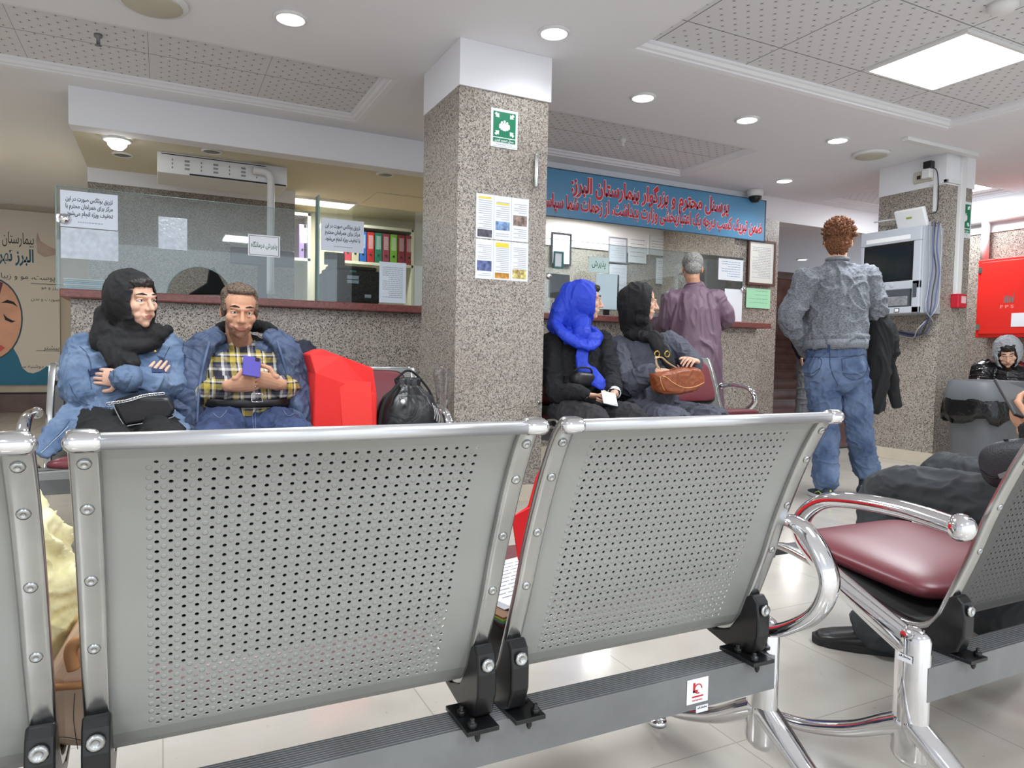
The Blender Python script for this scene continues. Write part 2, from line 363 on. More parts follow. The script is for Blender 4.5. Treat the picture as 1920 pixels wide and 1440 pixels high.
def persian(s):
    out = []
    for i, c in enumerate(s):
        if c not in FORMS: out.append(c); continue
        f = FORMS[c]; pj = i > 0 and s[i-1] in FORMS and len(FORMS[s[i-1]]) == 4; nj = len(f) == 4 and i+1 < len(s) and s[i+1] in FORMS
        out.append(chr(f[3] if pj and nj else f[2] if nj else f[1] if pj else f[0]))
    return ''.join(reversed(out)).replace('\u200c', '')
def text(body, o, h, ax, m, parent, name='lettering', width=None, bold=.0, align='CENTER', depth=.0006, az=(0, 0, 1), label=None):
    """flat raised letters; o = middle (or right end) of the base line, ax = reading direction, h = letter size"""
    cu = bpy.data.curves.new('t', 'FONT'); cu.body = body; cu.align_x = align; cu.resolution_u = 3; cu.offset = bold; cu.extrude = .01; cu.size = 1
    t = bpy.data.objects.new('t', cu); COL.objects.link(t); me = evaluated(t); bpy.data.objects.remove(t)
    xs = [v.co.x for v in me.vertices]; w = max(xs)-min(xs); sx = h if width is None else width/w
    ax, az = V(ax).normalized(), V(az).normalized(); n = ax.cross(az).normalized(); o = V(o)
    for v in me.vertices: c = v.co.copy(); v.co = o+ax*(c.x*sx)+az*(c.y*h)+n*(depth*(1 if c.z > 0 else 0))
    me.materials.clear(); me.materials.append(m)
    q = bpy.data.objects.new(name, me); COL.objects.link(q); attach(q, parent)
    if label: q['label'] = label
    return q
# ================================================================ SETTING
RZ, CZ = 2.66, 2.42            # main ceiling, office ceiling
struct(MB().bx(-4.5, 9.6, -3.5, 11.2, -.06, 0).build('floor', m_floor))
struct(MB().bx(5.62, 10.4, 4.9, 9.2, 0, .012).build('floor_landing', m_brown))
struct(MB().bx(5.62, 10.4, 4.85, 4.9, 0, .016).build('trim_threshold', mat('dark_threshold', (58, 54, 54), .4)))
# ceiling slab with rectangular openings
OPEN = {'left': (-1.75, 1.299, 4.615, 5.478), 'middle': (2.14, 4.518, 4.615, 5.51), 'right': (2.50, 5.30, 1.5, 3.358), 'far': (6.70, 7.88, 4.36, 5.56)}
CV = .09; CUT = {k: (a-CV, b-(-CV), c-CV, d+CV) for k, (a, b, c, d) in OPEN.items()}
xs = sorted({-4.5, 9.6} | {v for o in CUT.values() for v in o[:2]}); ys = sorted({-3.5, 5.74, 11.2} | {v for o in CUT.values() for v in o[2:]})
b = MB()
for x0, x1 in zip(xs, xs[1:]):
    for y0, y1 in zip(ys, ys[1:]):
        cx, cy = (x0+x1)/2, (y0+y1)/2
        if not any(o[0] < cx < o[1] and o[2] < cy < o[3] for o in CUT.values()): b.bx(x0, x1, y0, y1, RZ, RZ+.16)
struct(b.build('ceiling', m_ceil))
b = MB()
for i, (x0, x1, y0, y1) in enumerate(OPEN.values()): b.bx(x0-.02, x1+.02, y0-.02, y1+.02, RZ+.05, RZ+.07, i)
struct(b.build('ceiling_tiles', m_tile))
for k, (x0, x1, y0, y1) in OPEN.items():                     # plaster cornice round each opening
    b = MB(); pr = [(.0, .05), (.002, .036), (.018, .032), (.03, .016), (.05, .012), (.054, .004), (CV, 0), (CV, .06), (0, .06)]
    for i, (q0, q1) in enumerate((((x0, y0), (x1, y0)), ((x1, y0), (x1, y1)), ((x1, y1), (x0, y1)), ((x0, y1), (x0, y0)))):
        a, c = V(q0+(RZ,)), V(q1+(RZ,)); d = (c-a).normalized(); out = d.cross(V((0, 0, 1)))
        b.prism(pr, a-d*CV, out, (0, 0, 1), (c-a)+d*(2*CV))
    struct(b.build('trim_cornice_'+k, m_white))
# far bulkhead over the counters, office ceiling
struct(MB().bx(-.57, 8.0, 5.74, 5.9, 2.40, RZ+.1).build('wall_bulkhead', m_white, bevel=.006))
struct(MB().bx(-.57, 5.85, 5.9, 11.0, CZ, CZ+.1).build('ceiling_office', m_cream))
# office walls
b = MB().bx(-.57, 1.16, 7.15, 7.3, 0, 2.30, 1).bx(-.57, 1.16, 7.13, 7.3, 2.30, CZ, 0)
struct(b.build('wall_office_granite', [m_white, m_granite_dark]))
struct(MB().bx(1.16, 3.1, 8.1, 8.25, 0, CZ).build('wall_office_back', m_cream))
struct(MB().bx(2.95, 3.1, 5.95, 8.1, 0, CZ).build('wall_office_side', m_cream))
b = MB().bx(3.1, 5.9, 6.9, 7.05, 0, 2.1, 1).bx(3.1, 5.9, 6.88, 7.05, 2.1, CZ, 0)
struct(b.build('wall_reception_back', [m_white, m_granite]))
struct(MB().bx(3.62, 3.66, 6.82, 6.88, 2.1, CZ).build('trim_reception_corner', m_white))
struct(MB().bx(5.42, 6.06, 5.69, 6.9, 0, 2.40).build('wall_pilaster', m_granite))
struct(MB().bx(5.42, 6.062, 5.684, 5.69, 0, .1).build('baseboard_pilaster', m_plinth))
# corridor on the far left
struct(MB().bx(-4.5, -.55, 11.0, 11.2, 0, RZ).build('wall_corridor_end', mat('corridor_wall_paint', (198, 186, 172), .8)))
b = MB().bx(-4.5, -.55, 10.98, 11.0, 0, .24, 0).bx(-4.5, -.55, 10.97, 11.0, .24, .26, 1).bx(-4.5, -.55, 10.985, 11.0, .26, .42, 2)
struct(b.build('baseboard_corridor', [m_brown, m_ink, mat('marble_wainscot', (176, 164, 146), .25, var=(5, .12))]))
struct(MB().bx(-4.6, -4.5, -3.5, 11.2, 0, RZ).build('wall_left', m_white))
struct(MB().bx(-.57, -.5, 7.3, 11.0, 0, CZ).build('wall_corridor_side', m_cream))
# staircase behind the opening
struct(MB().bx(6.06, 6.2, 6.9, 9.0, 0, 2.40).build('wall_stair_left', m_brown))
b = MB().bx(6.06, 14, 11.6, 11.8, 0, 3.2); b.bx(6.06, 14, 9.0, 9.1, 2.28, 3.2)
struct(b.build('wall_stair_back', m_brown))
struct(MB().bx(13.2, 13.4, 5.6, 11.6, 0, 3.2).build('wall_stair_right', m_brown))
struct(MB().bx(6.06, 13.4, 5.9, 9.0, 2.40, 2.5).build('ceiling_stair', m_ceil))
b = MB()
for i in range(8): b.bx(6.2, 13.2, 9.0+.3*i, 11.6, .165*i, .165*i+.14, 0).bx(6.2, 13.2, 8.975+.3*i, 11.6, .165*i+.14, .165*(i+1), 1)
struct(b.build('floor_stairs', [m_brown, mat('stair_tread_stone', (74, 50, 46), .25)]))
b = MB().tube([(7.9, 9.0, 1.0), (7.9, 11.4, 2.2)], .03, 8).tube([(7.9, 9.0, .1), (7.9, 9.0, 1.0)], .02, 8).tube([(7.9, 10.2, .8), (7.9, 10.2, 1.6)], .02, 8)
tag(b.build('handrail', m_chrome_worn), 'metal handrail climbing the dark staircase', 'handrail')
# right wall with white band, pipe
b = MB().bx(8.0, 8.15, -3.5, 5.6, 0, 2.29, 1).bx(7.985, 8.15, -3.5, 5.6, 2.29, RZ, 0)
struct(b.build('wall_right', [m_white, m_granite])); struct(MB().bx(7.99, 8.0, -3.5, 5.6, 0, .1).build('baseboard_right', m_plinth))
# columns: granite cladding, beige foot, plaster head
def column(n, x0, x1, y0, y1):
    b = MB().bx(x0, x1, y0, y1, .1, 2.40, 0).bx(x0-.003, x1+.003, y0-.003, y1+.003, 0, .1, 1).bx(x0-.004, x1+.012, y0-.012, y1+.004, 2.40, RZ, 2)
    for z in (.72, 1.30, 1.90): b.bx(x0-.0008, x1+.0008, y0-.0008, y1+.0008, z, z+.003, 3)
    o = b.build('column_'+n, [m_granite, m_plinth, m_white, mat('joint', (130, 124, 116), .6)], bevel=.004)
    struct(o, {'left': 'granite column carrying the green assembly sign, between the two seated groups', 'right': 'granite column holding the grey kiosk'}[n], 'column')
column('left', 1.504, 2.08, 3.766, 4.36); column('right', 5.95, 6.34, 3.80, 4.41)
# ================================================================ COUNTERS
def counter(x0, x1, label, endcap):
    t = thing('reception_counter', label, 'counter', ((x0+x1)/2, 5.45, 0))
    MB().bx(x0, x1, 5.28, 5.66, .1, 1.19).build('counter_front', m_granite, t, bevel=.004)
    MB().bx(x0+.01, x1-.01, 5.27, 5.66, 0, .1).build('plinth', m_plinth, t)
    MB().bx(x0-.05, x1+endcap, 5.19, 5.68, 1.19, 1.245).build('ledge', m_redstone, t, bevel=.008)
counter(-.52, 2.29, 'granite counter with red-brown ledge behind the seated couple', .0)
counter(2.36, 5.36, 'granite counter with red-brown ledge where the man in the tunic leans', .11)
LZ = 1.245
# ================================================================ LIGHT FITTINGS
m_ring = mat('white_trim_ring', (228, 228, 228), .5)
def downlight(x, y, z, label, group='ceiling downlights', lit=True, r=.075, kind='ring', power=26):
    t = thing('downlight', label, 'ceiling light', (x, y, z), group)
    MB().lathe([(r*1.2, 0), (r*1.2, -.006), (r*1.05, -.014), (r*.98, -.014), (r*.9, -.004), (r*.9, 0)], (x, y, z), 32).build('trim_ring', m_ring, t)
    pr = [(.001, -.010), (r*.88, -.010), (r*.93, -.004), (r*.93, 0)] if kind == 'ring' else [(.001, -.075), (r*.45, -.07), (r*.72, -.045), (r*.8, -.01), (r*.8, 0)]
    MB().lathe(pr, (x, y, z), 32).build('lamp', m_emit if lit else mat('unlit_lamp', (120, 116, 108), .4), t)
    if lit:
        l = bpy.data.lights.new('downlight_beam', 'SPOT'); l.energy = power; l.spot_size = radians(150); l.spot_blend = .8; l.shadow_soft_size = .07; l.color = COOL
        o = bpy.data.objects.new('downlight_beam', l); COL.objects.link(o); o.location = (x, y, z-.09 if kind != 'ring' else z-.02)
downlight(.618, 3.98, RZ, 'round lit downlight above the seated couple, left of the near column')
downlight(1.93, 3.45, RZ, 'round lit downlight close in front of the near column', power=13)
downlight(2.944, 4.0, RZ, 'round lit downlight just right of the near column, first of the row')
downlight(3.884, 3.99, RZ, 'round lit downlight above the blue banner, second of the row')
downlight(4.869, 4.0, RZ, 'round lit downlight next to the ceiling speaker disc, third of the row')
downlight(5.534, 5.152, RZ, 'small round lit downlight near the banner end above the ceiling camera')
downlight(-.29, 5.98, 2.40, 'bright bulb downlight under the bulkhead at its left end', kind='bulb', r=.085)
downlight(8.7, 7.7, 2.40, 'round lit downlight in the staircase ceiling', r=.07)
for x, y, l in ((-.278, 6.5, 'unlit downlight ring left of the ceiling air vent'), (.35, 6.02, 'unlit downlight ring in front of the ceiling air vent'), (1.73, 6.02, 'unlit downlight ring beside the near column in the office ceiling')):
    downlight(x, y, CZ, l, lit=False, r=.065)
def panel(name, x0, x1, y0, y1, z, label, m, rim=.02):
    t = thing(name, label, 'ceiling light', ((x0+x1)/2, (y0+y1)/2, z))
    MB().bx(x0, x1, y0, y1, z-.012, z).build('diffuser', m, t)
    b = MB().bx(x0-rim, x1+rim, y0-rim, y0, z-.02, z).bx(x0-rim, x1+rim, y1, y1+rim, z-.02, z).bx(x0-rim, x0, y0, y1, z-.02, z).bx(x1, x1+rim, y0, y1, z-.02, z)
    b.build('frame', m_ring, t)
q = [P(*p, Z=RZ+.04) for p in ((1627, 130), (1815, 61), (1745, 167))]; PN = ((q[0].x+q[1].x)/2, q[2].x, q[1].y, q[0].y)
panel('panel_light', *PN, RZ+.049, 'large square glowing panel in the nearest ceiling recess', m_emit)
panel('panel_light', 7.06, 7.66, 4.40, 5.0, RZ+.049, 'glowing panel seen past the far granite column', m_emit)
panel('tube_light', 1.10, 1.80, 7.36, 7.66, CZ, 'long warm strip light in the office ceiling', m_emitw)
panel('tube_light', 3.9, 4.5, 6.3, 6.6, CZ, 'strip light in the ceiling behind the blue banner', m_emit)
x = [P(q, w, Z=2.635) for q, w in ((0, 290), (38, 296), (75, 348), (22, 344))]
panel('corridor_light', -1.93, -1.43, 7.15, 8.3, 2.645, 'long ceiling lamp in the corridor at far left', m_emitw)
# ceiling devices
def disc(x, y, r, label, name, cat, m):
    t = thing(name, label, cat, (x, y, RZ))
    MB().lathe([(r, 0), (r, -.012), (r*.96, -.022), (r*.86, -.026)], (x, y, RZ), 40).build('rim', m_ring, t)
    MB().lathe([(r*.86, -.024), (r*.8, -.03), (r*.4, -.038), (.001, -.04)], (x, y, RZ), 40).build('cover', m, t)
m_old = mat('aged_white_plastic', (196, 190, 172), .5)
disc(-.04, 4.13, .17, 'round ceiling speaker at the upper frame edge left', 'ceiling_speaker', 'speaker', m_old)
disc(5.43, 4.12, .15, 'round yellowed ceiling speaker in front of the kiosk column', 'ceiling_speaker', 'speaker', m_old)
t = thing('sprinkler', 'small sprinkler head under the tiled recess above the banner', 'sprinkler', (3.47, 4.98, RZ+.05))
MB().lathe([(.028, 0), (.028, -.02), (.014, -.03), (.014, -.06), (.02, -.065), (.001, -.066)], (3.47, 4.98, RZ+.05), 16).build('nozzle', m_ring, t)
t = thing('sprinkler', 'small dark sprinkler head under the tiled recess at left', 'sprinkler', (-.33, 4.86, RZ+.05))
MB().lathe([(.022, 0), (.022, -.015), (.01, -.025), (.01, -.06), (.02, -.064), (.001, -.066)], (-.33, 4.86, RZ+.05), 16).build('nozzle', m_steel, t)
t = thing('smoke_detector', 'white round smoke detector by the upper right frame corner', 'detector', tuple(P(1880, 8, Z=RZ+.1)))
MB().lathe([(.07, 0), (.07, -.02), (.05, -.04), (.001, -.044)], P(1880, 8, Z=RZ+.05), 28).build('housing', m_ring, t)
t = thing('dome_camera', 'white dome security camera at the right end of the banner', 'camera', (5.66, 5.6, RZ))
MB().lathe([(.075, 0), (.085, -.02), (.082, -.05), (.07, -.07)], (5.6, 5.6, RZ), 28).build('housing', m_ring, t)
MB().lathe([(.068, -.066), (.06, -.1), (.035, -.125), (.001, -.132)], (5.6, 5.6, RZ), 24).build('dome', m_black_plastic, t)
t = thing('cable_duct', 'flat cable trunking on the ceiling leading to the kiosk column', 'cable trunking', (5.7, 3.69, RZ))
MB().bx(5.25, 6.17, 3.66, 3.72, RZ-.03, RZ).build('cover_strip', m_ring, t, bevel=.003)
# air vent under the office ceiling with its white riser duct
t = thing('air_vent', 'long white air grille under the office ceiling with a bent riser duct', 'air vent', (.4, 6.4, CZ))
MB().bx(-.03, .95, 6.25, 6.72, CZ-.16, CZ).build('grille_box', m_ring, t, bevel=.004)
b = MB().bx(.0, .78, 6.246, 6.25, CZ-.016, CZ-.01, 0)
for i in range(7):
    xx = .06+i*.105
    for k in range(3): b.bx(xx+(.0 if i % 2 else .012), xx+(.035 if i % 2 else .02), 6.246, 6.25, CZ-.06-.03*k, CZ-.045-.03*k, 1)
b.bx(.2, .94, 6.246, 6.25, CZ-.158, CZ-.146, 0)
b.build('slots', [m_ink, m_steel], t)
q = P(508, 330, Y=6.2)
MB().tube(spline([(q.x-.14, 6.2, CZ-.07), (q.x-.04, 6.2, CZ-.075), (q.x, 6.2, CZ-.12), (q.x, 6.2, CZ-.2), (q.x, 6.2, 1.7), (q.x, 6.2, 1.35)], 5), (.042, .03), 12).build('riser_duct', m_ring, t)
# ceiling hatch in office
t = thing('ceiling_hatch', 'square access hatch outline in the office ceiling by the column', 'hatch', (2.1, 6.8, CZ))
MB().bx(1.86, 2.5, 6.75, 7.3, CZ-.008, CZ).build('hatch_panel', m_cream, t, bevel=.002)
# pipes near the right wall
t = thing('wall_pipe', 'white pipe running along and down the right wall to the red cabinet', 'pipe', (7.9, 4.6, 2.3))
q = P(1848, 440, X=7.93)
MB().tube([(7.93, 5.5, 2.44), (7.93, 2.4, 2.44)], .055, 14).build('pipe_run', m_ring, t)
MB().tube([(7.93, q.y, 2.40), (7.93, q.y, 2.0)], .04, 14).build('pipe_drop', m_ring, t)
# ================================================================ SIGNS AND NOTICES
def sheet(name, label, cat, px, Y, m=m_paper, lines=0, ink=m_greyink, frame=None, thick=.0015, seed=1, group=None, fw_=.012, margin=.12, top=.12, lf=1.0):
    """paper or board on a plane facing the hall; px = (left, top, right, bottom) pixels of the photo on that plane"""
    ym, xm = (px[1]+px[3])/2, (px[0]+px[2])/2
    x0, x1, z1, z0 = P(px[0], ym, Y=Y).x, P(px[2], ym, Y=Y).x, P(xm, px[1], Y=Y).z, P(xm, px[3], Y=Y).z
    group = group or ('notices on the glass screens' if 5.2 < Y < 5.4 else 'sheets on the reception back wall' if Y > 6.8 else 'sheets on the pilaster' if Y > 5.4 else 'brochure sheets on the near column' if name == 'brochure_sheet' else None)
    t = thing(name, label, cat, ((x0+x1)/2, Y, z0), group)
    MB().bx(x0, x1, Y-thick, Y, z0, z1).build('paper', m, t)
    if frame is not None:
        w = fw_; b = MB().bx(x0-w, x1+w, Y-.012, Y, z1, z1+w).bx(x0-w, x1+w, Y-.012, Y, z0-w, z0).bx(x0-w, x0, Y-.012, Y, z0, z1).bx(x1, x1+w, Y-.012, Y, z0, z1)
        b.build('frame', frame, t, bevel=.002)
    if lines:
        rnd = random.Random(seed); b = MB(); W_, H_ = x1-x0, z1-z0
        for i in range(lines):
            z = z1-H_*(top+(1-top-.1)*i/lines); h = min(H_*.35/lines*lf, .006); xx = x1-W_*margin; end = x0+W_*(margin if rnd.random() < .7 else .35)
            while xx > end:
                w = W_*rnd.uniform(.05, .14); b.bx(max(xx-w, end), xx, Y-thick-.0006, Y-thick, z-h, z); xx -= w+W_*.02
        b.build('printed_lines', ink, t)
    return t, x0, x1, z0, z1
YC = 3.766
# green assembly point sign
def assembly(t, o, ax, w, h):
    """white board with green field, four arrows and a group of people; o = lower left corner, ax = reading direction"""
    ax = V(ax); az = V((0, 0, 1)); n = ax.cross(az); o = V(o)
    def flat(poly, name, m, d, lift):
        b = MB()
        for p in poly: b.prism([(q[0]*w, q[1]*h) for q in p], o+n*lift, ax, az, n*d)
        return b.build(name, m, t)
    flat([[(0, 0), (1, 0), (1, 1), (0, 1)]], 'board', m_paper, .004, 0)
    flat([[(.08, .27), (.92, .27), (.92, .93), (.08, .93)], [(.08, .14), (.92, .14), (.92, .245), (.08, .245)]], 'green_field', m_green, .0008, .004)
    k = w/h; pol = []
    for cx, cy, a in ((.23, .83, -45), (.77, .83, -135), (.23, .38, 45), (.77, .38, 135)):
        ar = [(.10, 0), (-.015, .10), (-.015, .045), (-.10, .045), (-.10, -.045), (-.015, -.045), (-.015, -.10)]
        c, s = cos(radians(a)), sin(radians(a)); pol.append([(cx+x*c-y*s, cy+(x*s+y*c)*k) for x, y in ar])
    for cx, cy, r in ((.4, .655, .04), (.5, .685, .045), (.6, .655, .04)): pol.append([(cx+r*cos(2*pi*i/14), cy+r*k*sin(2*pi*i/14)) for i in range(14)])
    pol += [[(.30, .50), (.36, .49), (.36, .46), (.44, .46), (.44, .44), (.56, .44), (.56, .46), (.64, .46), (.64, .49), (.70, .50), (.70, .60), (.66, .625), (.34, .625), (.30, .60)], [(.455, .62), (.545, .62), (.56, .645), (.44, .645)]]
    flat(pol, 'pictogram', m_paper, .0008, .0048)
    text(persian('محل تجمع ایمن'), o+ax*(w*.5)+az*(h*.165)+n*.0048, h*.085, ax, m_paper, t, width=w*.7, bold=.03)
    text('Assembly Point', o+ax*(w*.5)+az*(h*.065)+n*.004, h*.06, ax, m_greyink, t, width=w*.6, bold=.01)
    flat([[(.08, .03), (.92, .03), (.92, .035), (.08, .035)], [(.08, .125), (.92, .125), (.92, .13), (.08, .13)]], 'border_line', m_green, .0006, .004)
a, c = P(920, 243, Y=YC), P(970, 243, Y=YC); z1, z0 = P(945, 206, Y=YC).z, P(945, 278, Y=YC).z
t = thing('assembly_sign', 'green and white assembly point sign high on the near column', 'sign', (a.x, YC, z0)); assembly(t, (a.x, YC, z0), (1, 0, 0), c.x-a.x, z1-z0)
YR = 3.80
a, c = P(1802, 425, Y=YR), P(1823, 425, Y=YR)
t = thing('assembly_sign', 'green and white assembly point sign on the kiosk column behind the white trunking', 'sign', (6.14, YR, 1.97)); assembly(t, (6.135, YR, 1.975), (1, 0, 0), .20, .31)
# brochures on the near column: two sheets of three folds
def brochure(px, label, pics, hl, seed):
    t, x0, x1, z0, z1 = sheet('brochure_sheet', label, 'notice', px, YC); W_, H_ = (x1-x0)/3, z1-z0; rnd = random.Random(seed)
    b = MB(); g = MB()
    for k in range(3):
        xa = x0+W_*k; b.bx(xa-.0006, xa+.0006, YC-.0022, YC-.0015, z0, z1, 0)
        for i in range(17):
            z = z1-H_*(.14+.048*i)
            if any(p[0] == k and p[2]-.05 < (z-z0)/H_ < p[3]+.03 for p in pics): continue
            b.bx(xa+W_*(.14 if rnd.random() < .75 else .4), xa+W_*.88, YC-.0021, YC-.0015, z-H_*.012, z, 0)
    b.build('printed_lines', m_greyink, t)
    for k, m, f0, f1, in [(p[0], p[1], p[2], p[3]) for p in pics]: MB().bx(x0+W_*(k+.1), x0+W_*(k+.9), YC-.0023, YC-.0015, z0+H_*f0, z0+H_*f1).build('printed_picture', m, t)
    for k, f0, f1 in hl: MB().bx(x0+W_*(k+.12), x0+W_*(k+.85), YC-.0026, YC-.0021, z0+H_*f0, z0+H_*f1).build('highlight', m_yellow, t)
pic = lambda n, a, sc=40: mat(n, a, .7, var=(sc, .7))
brochure((892, 368, 991, 450), 'upper three-fold brochure sheet taped on the near column', [(0, pic('dark_photo_print', (92, 88, 100)), .03, .2), (1, pic('blue_photo_print', (130, 160, 206)), .22, .42), (2, pic('portrait_print', (140, 120, 112)), .36, .6)], [(0, .9, .94), (1, .8, .84)], 3)
brochure((891, 452, 990, 525), 'lower three-fold brochure sheet taped on the near column', [(0, pic('blue_food_print', (92, 104, 150)), .2, .46), (1, pic('amber_print', (196, 140, 60)), .04, .18), (2, pic('orange_print', (236, 190, 120)), .06, .3)], [(1, .84, .95)], 5)
t = thing('metal_strip', 'slim metal tube bracket on the near column right edge', 'bracket', (2.0, YC, 1.93))
a, c = P(1006, 291, Y=3.74), P(1004, 349, Y=3.74)
MB().cap((a.x, 3.74, a.z), (a.x, 3.74, c.z), .012).build('tube', m_chrome_worn, t); MB().bx(a.x-.006, a.x+.006, 3.74, YC, a.z-.05, a.z-.03).bx(a.x-.006, a.x+.006, 3.74, YC, c.z+.03, c.z+.05).build('clip', m_steel, t)
# blue thank-you banner over the right counter
t = thing('banner', 'long blue banner with red Persian lettering above the right counter', 'banner', (4.2, 5.72, 2.17))
YB = 5.64; xl, xr = P(1010, 365, Y=YB).x, P(1435, 413, Y=YB).x; zt, zb = P(1230, 344.5, Y=YB).z, P(1230, 429.5, Y=YB).z
m_banner = mat('blue_banner_vinyl', (84, 142, 182), .35, var=(1.5, .06))
MB().bx(xl, xr, YB-.004, YB+.012, zb, zt).build('panel', m_banner, t, bevel=.002)
b = MB(); w = .008; b.bx(xl, xr, YB-.006, YB-.003, zt-w, zt).bx(xl, xr, YB-.006, YB-.003, zb, zb+w).bx(xr-w*1.6, xr, YB-.006, YB-.003, zb, zt)
b.build('edging', mat('banner_edge', (40, 66, 92), .5), t)
m_pink = mat('pale_letter_outline', (246, 214, 216), .6); m_bred = mat('banner_red', (206, 48, 60), .6)
H_ = zt-zb
for body, xa, xb, zz, hh in (('پرسنل محترم و بزرگوار بیمارستان البرز:', P(1071, 352, Y=YB).x, P(1366, 390, Y=YB).x, zb+H_*.58, .19), ('ضمن تبریک کسب درجه یک اعتباربخشی وزارت بهداشت، از زحمات شما سپاسگزاریم', P(985, 380, Y=YB).x, P(1428, 435, Y=YB).x, zb+H_*.2, .165)):
    text(persian(body), ((xa+xb)/2, YB-.004, zz), hh, (1, 0, 0), m_pink, t, 'letter_outline', xb-xa, .062, depth=.0012)
    text(persian(body), ((xa+xb)/2, YB-.0053, zz), hh, (1, 0, 0), m_bred, t, 'lettering', xb-xa, .03, depth=.0012)
t = thing('banner_bracket', 'small bracket line under the banner right end', 'bracket', (5.9, 5.7, 2.2)); MB().tube([(5.86, 5.7, 2.36), (5.9, 5.69, 2.14)], .004, 6).build('wire', m_ink, t)
# ================================================================ GLASS SCREENS
YG = 5.36
t = thing('glass_screen', 'clear glass screen with a half-round opening on the left counter', 'glass screen', (.2, YG, LZ))
xa, xb, gz = -.60, 1.02, 1.905; cx, cr = P(375, 545, Y=YG).x, .205
arc = [(cx+cr*cos(pi*i/24), LZ+.002+cr*.98*sin(pi*i/24)) for i in range(25)]
half = [(xb, LZ+.002), (xb, gz), (cx, gz)]+[arc[i] for i in range(12, -1, -1)]; half2 = [(cx, gz), (xa, gz), (xa, LZ+.002)]+[arc[i] for i in range(24, 11, -1)]
MB().prism(half, (0, YG, 0), (1, 0, 0), (0, 0, 1), (0, .008, 0)).prism(half2, (0, YG, 0), (1, 0, 0), (0, 0, 1), (0, .008, 0)).build('pane', m_glass, t)
b = MB().bx(xa, xb, YG, YG+.008, gz, gz+.003).bx(xa-.006, xa, YG, YG+.008, LZ+.002, gz+.003); b.tube([V((p[0], YG+.004, p[1])) for p in arc], .004, 6)
b.build('polished_edge', m_glassedge, t)
b = MB().lathe([(.03, 0), (.034, .01), (.026, .02), (.001, .022)], (0, 0, 0), 20)
R = Matrix.Rotation(pi/2, 3, 'X'); q = P(121, 410, Y=YG); b.v = [R @ v+V((q.x, YG-.001, q.z)) for v in b.v]; b.build('clamp', m_chrome, t)
t = thing('glass_screen', 'clear glass screen beside the near column on the left counter', 'glass screen', (1.6, YG, LZ))
MB().bx(1.03, 2.3, YG-.06, YG-.052, LZ+.002, 1.98).build('pane', m_glass, t); MB().bx(1.022, 1.034, YG-.075, YG+.03, LZ+.002, 2.02).build('polished_edge', m_glassedge, t)
t = thing('glass_screen', 'clear glass screen on the right counter under the banner', 'glass screen', (4.0, YG, LZ))
xe = P(1391, 560, Y=YG).x
MB().bx(2.4, xe, YG, YG+.008, LZ+.002, 1.89).build('pane', m_glass, t); b = MB().bx(2.4, xe, YG, YG+.008, 1.89, 1.893).bx(xe, xe+.006, YG, YG+.01, LZ+.002, 1.893); b.build('polished_edge', m_glassedge, t)
for px in ((1392, 543), (1028, 518)):
    q = P(*px, Y=YG); MB().ell((q.x, YG-.012, q.z), (.03, .014, .028)).build('clamp', m_chrome, t)
t = thing('corner_post', 'slim white post at the near column edge by the right counter', 'post', (2.6, 5.9, 0)); MB().bx(2.60, 2.64, 5.6, 5.64, LZ, 2.40).build('post', m_ring, t)
# notices stuck on the glass
LN = 'تزریق بوتاکس صورت در این', 'مرکز برای همراهان محترم با', 'تخفیف ویژه انجام می\u200cشود.'
def botox(px, Y, label, small, lns=LN):
    t, x0, x1, z0, z1 = sheet('notice', label, 'notice', px, Y, mat('cool_paper', (222, 228, 240), .6)); w, h = x1-x0, z1-z0
    for i, l in enumerate(lns): text(persian(l), ((x0+x1)/2, Y-.0016, z1-h*(.27+.2*i)), h*.17, (1, 0, 0), m_ink, t, width=w*.82, bold=.018)
    b = MB(); rnd = random.Random(4); xx = x0+w*.3
    while xx < x0+w*.72: k = w*rnd.uniform(.02, .05); b.bx(xx, xx+k, Y-.0022, Y-.0015, z0+h*.13, z0+h*.16); xx += k+w*.012
    b.build('printed_line', m_greyink, t); return t
botox((113, 361, 221, 428), YG-.001, 'white Persian notice at the top left of the left glass screen', 0)
botox((602, 412, 682, 472), YG-.062, 'white Persian notice on the glass screen above the printer', 0, ('تزریق بوتاکس صورت در این', 'مرکز برای همراهان محترم', 'با تخفیف ویژه انجام می\u200cشود.'))
m_plast = mat('crinkled_plastic_sleeve', (196, 204, 214), .15, bump=(55, 1.0), var=(30, .12))
sheet('notice', 'plastic-wrapped sheet below the Persian notice at the left screen end', 'notice', (114, 430, 222, 487), YG-.001, m_plast)
sheet('notice', 'crinkled plastic pocket hanging in the middle of the left glass screen', 'notice', (297, 408, 351, 468), YG-.001, m_plast)
t, x0, x1, z0, z1 = sheet('notice', 'framed clinic reception name card on the left glass screen', 'notice', (465, 441, 525, 481), YG-.001)
w = .008; MB().bx(x0+w, x1-w, YG-.003, YG-.0025, z1-w-.003, z1-w).bx(x0+w, x1-w, YG-.003, YG-.0025, z0+w, z0+w+.003).bx(x0+w, x0+w+.003, YG-.003, YG-.0025, z0+w, z1-w).bx(x1-w-.003, x1-w, YG-.003, YG-.0025, z0+w, z1-w).build('border_line', m_ink, t)
text(persian('پذیرش درمانگاه'), ((x0+x1)/2, YG-.0026, z0+(z1-z0)*.42), .05, (1, 0, 0), mat('green_ink', (52, 110, 84), .7), t, width=(x1-x0)*.82, bold=.012)
sheet('notice', 'tall white list standing on the left counter beside the printer', 'notice', (711, 492, 761, 568), YG-.07, mat('pale_blue_paper', (214, 224, 234), .7), 16, seed=8)
t, x0, x1, z0, z1 = sheet('notice', 'reception name card with green border on the right glass screen', 'notice', (1104, 482, 1141, 511), YG-.001, mat('mint_white_paper', (206, 228, 224), .7))
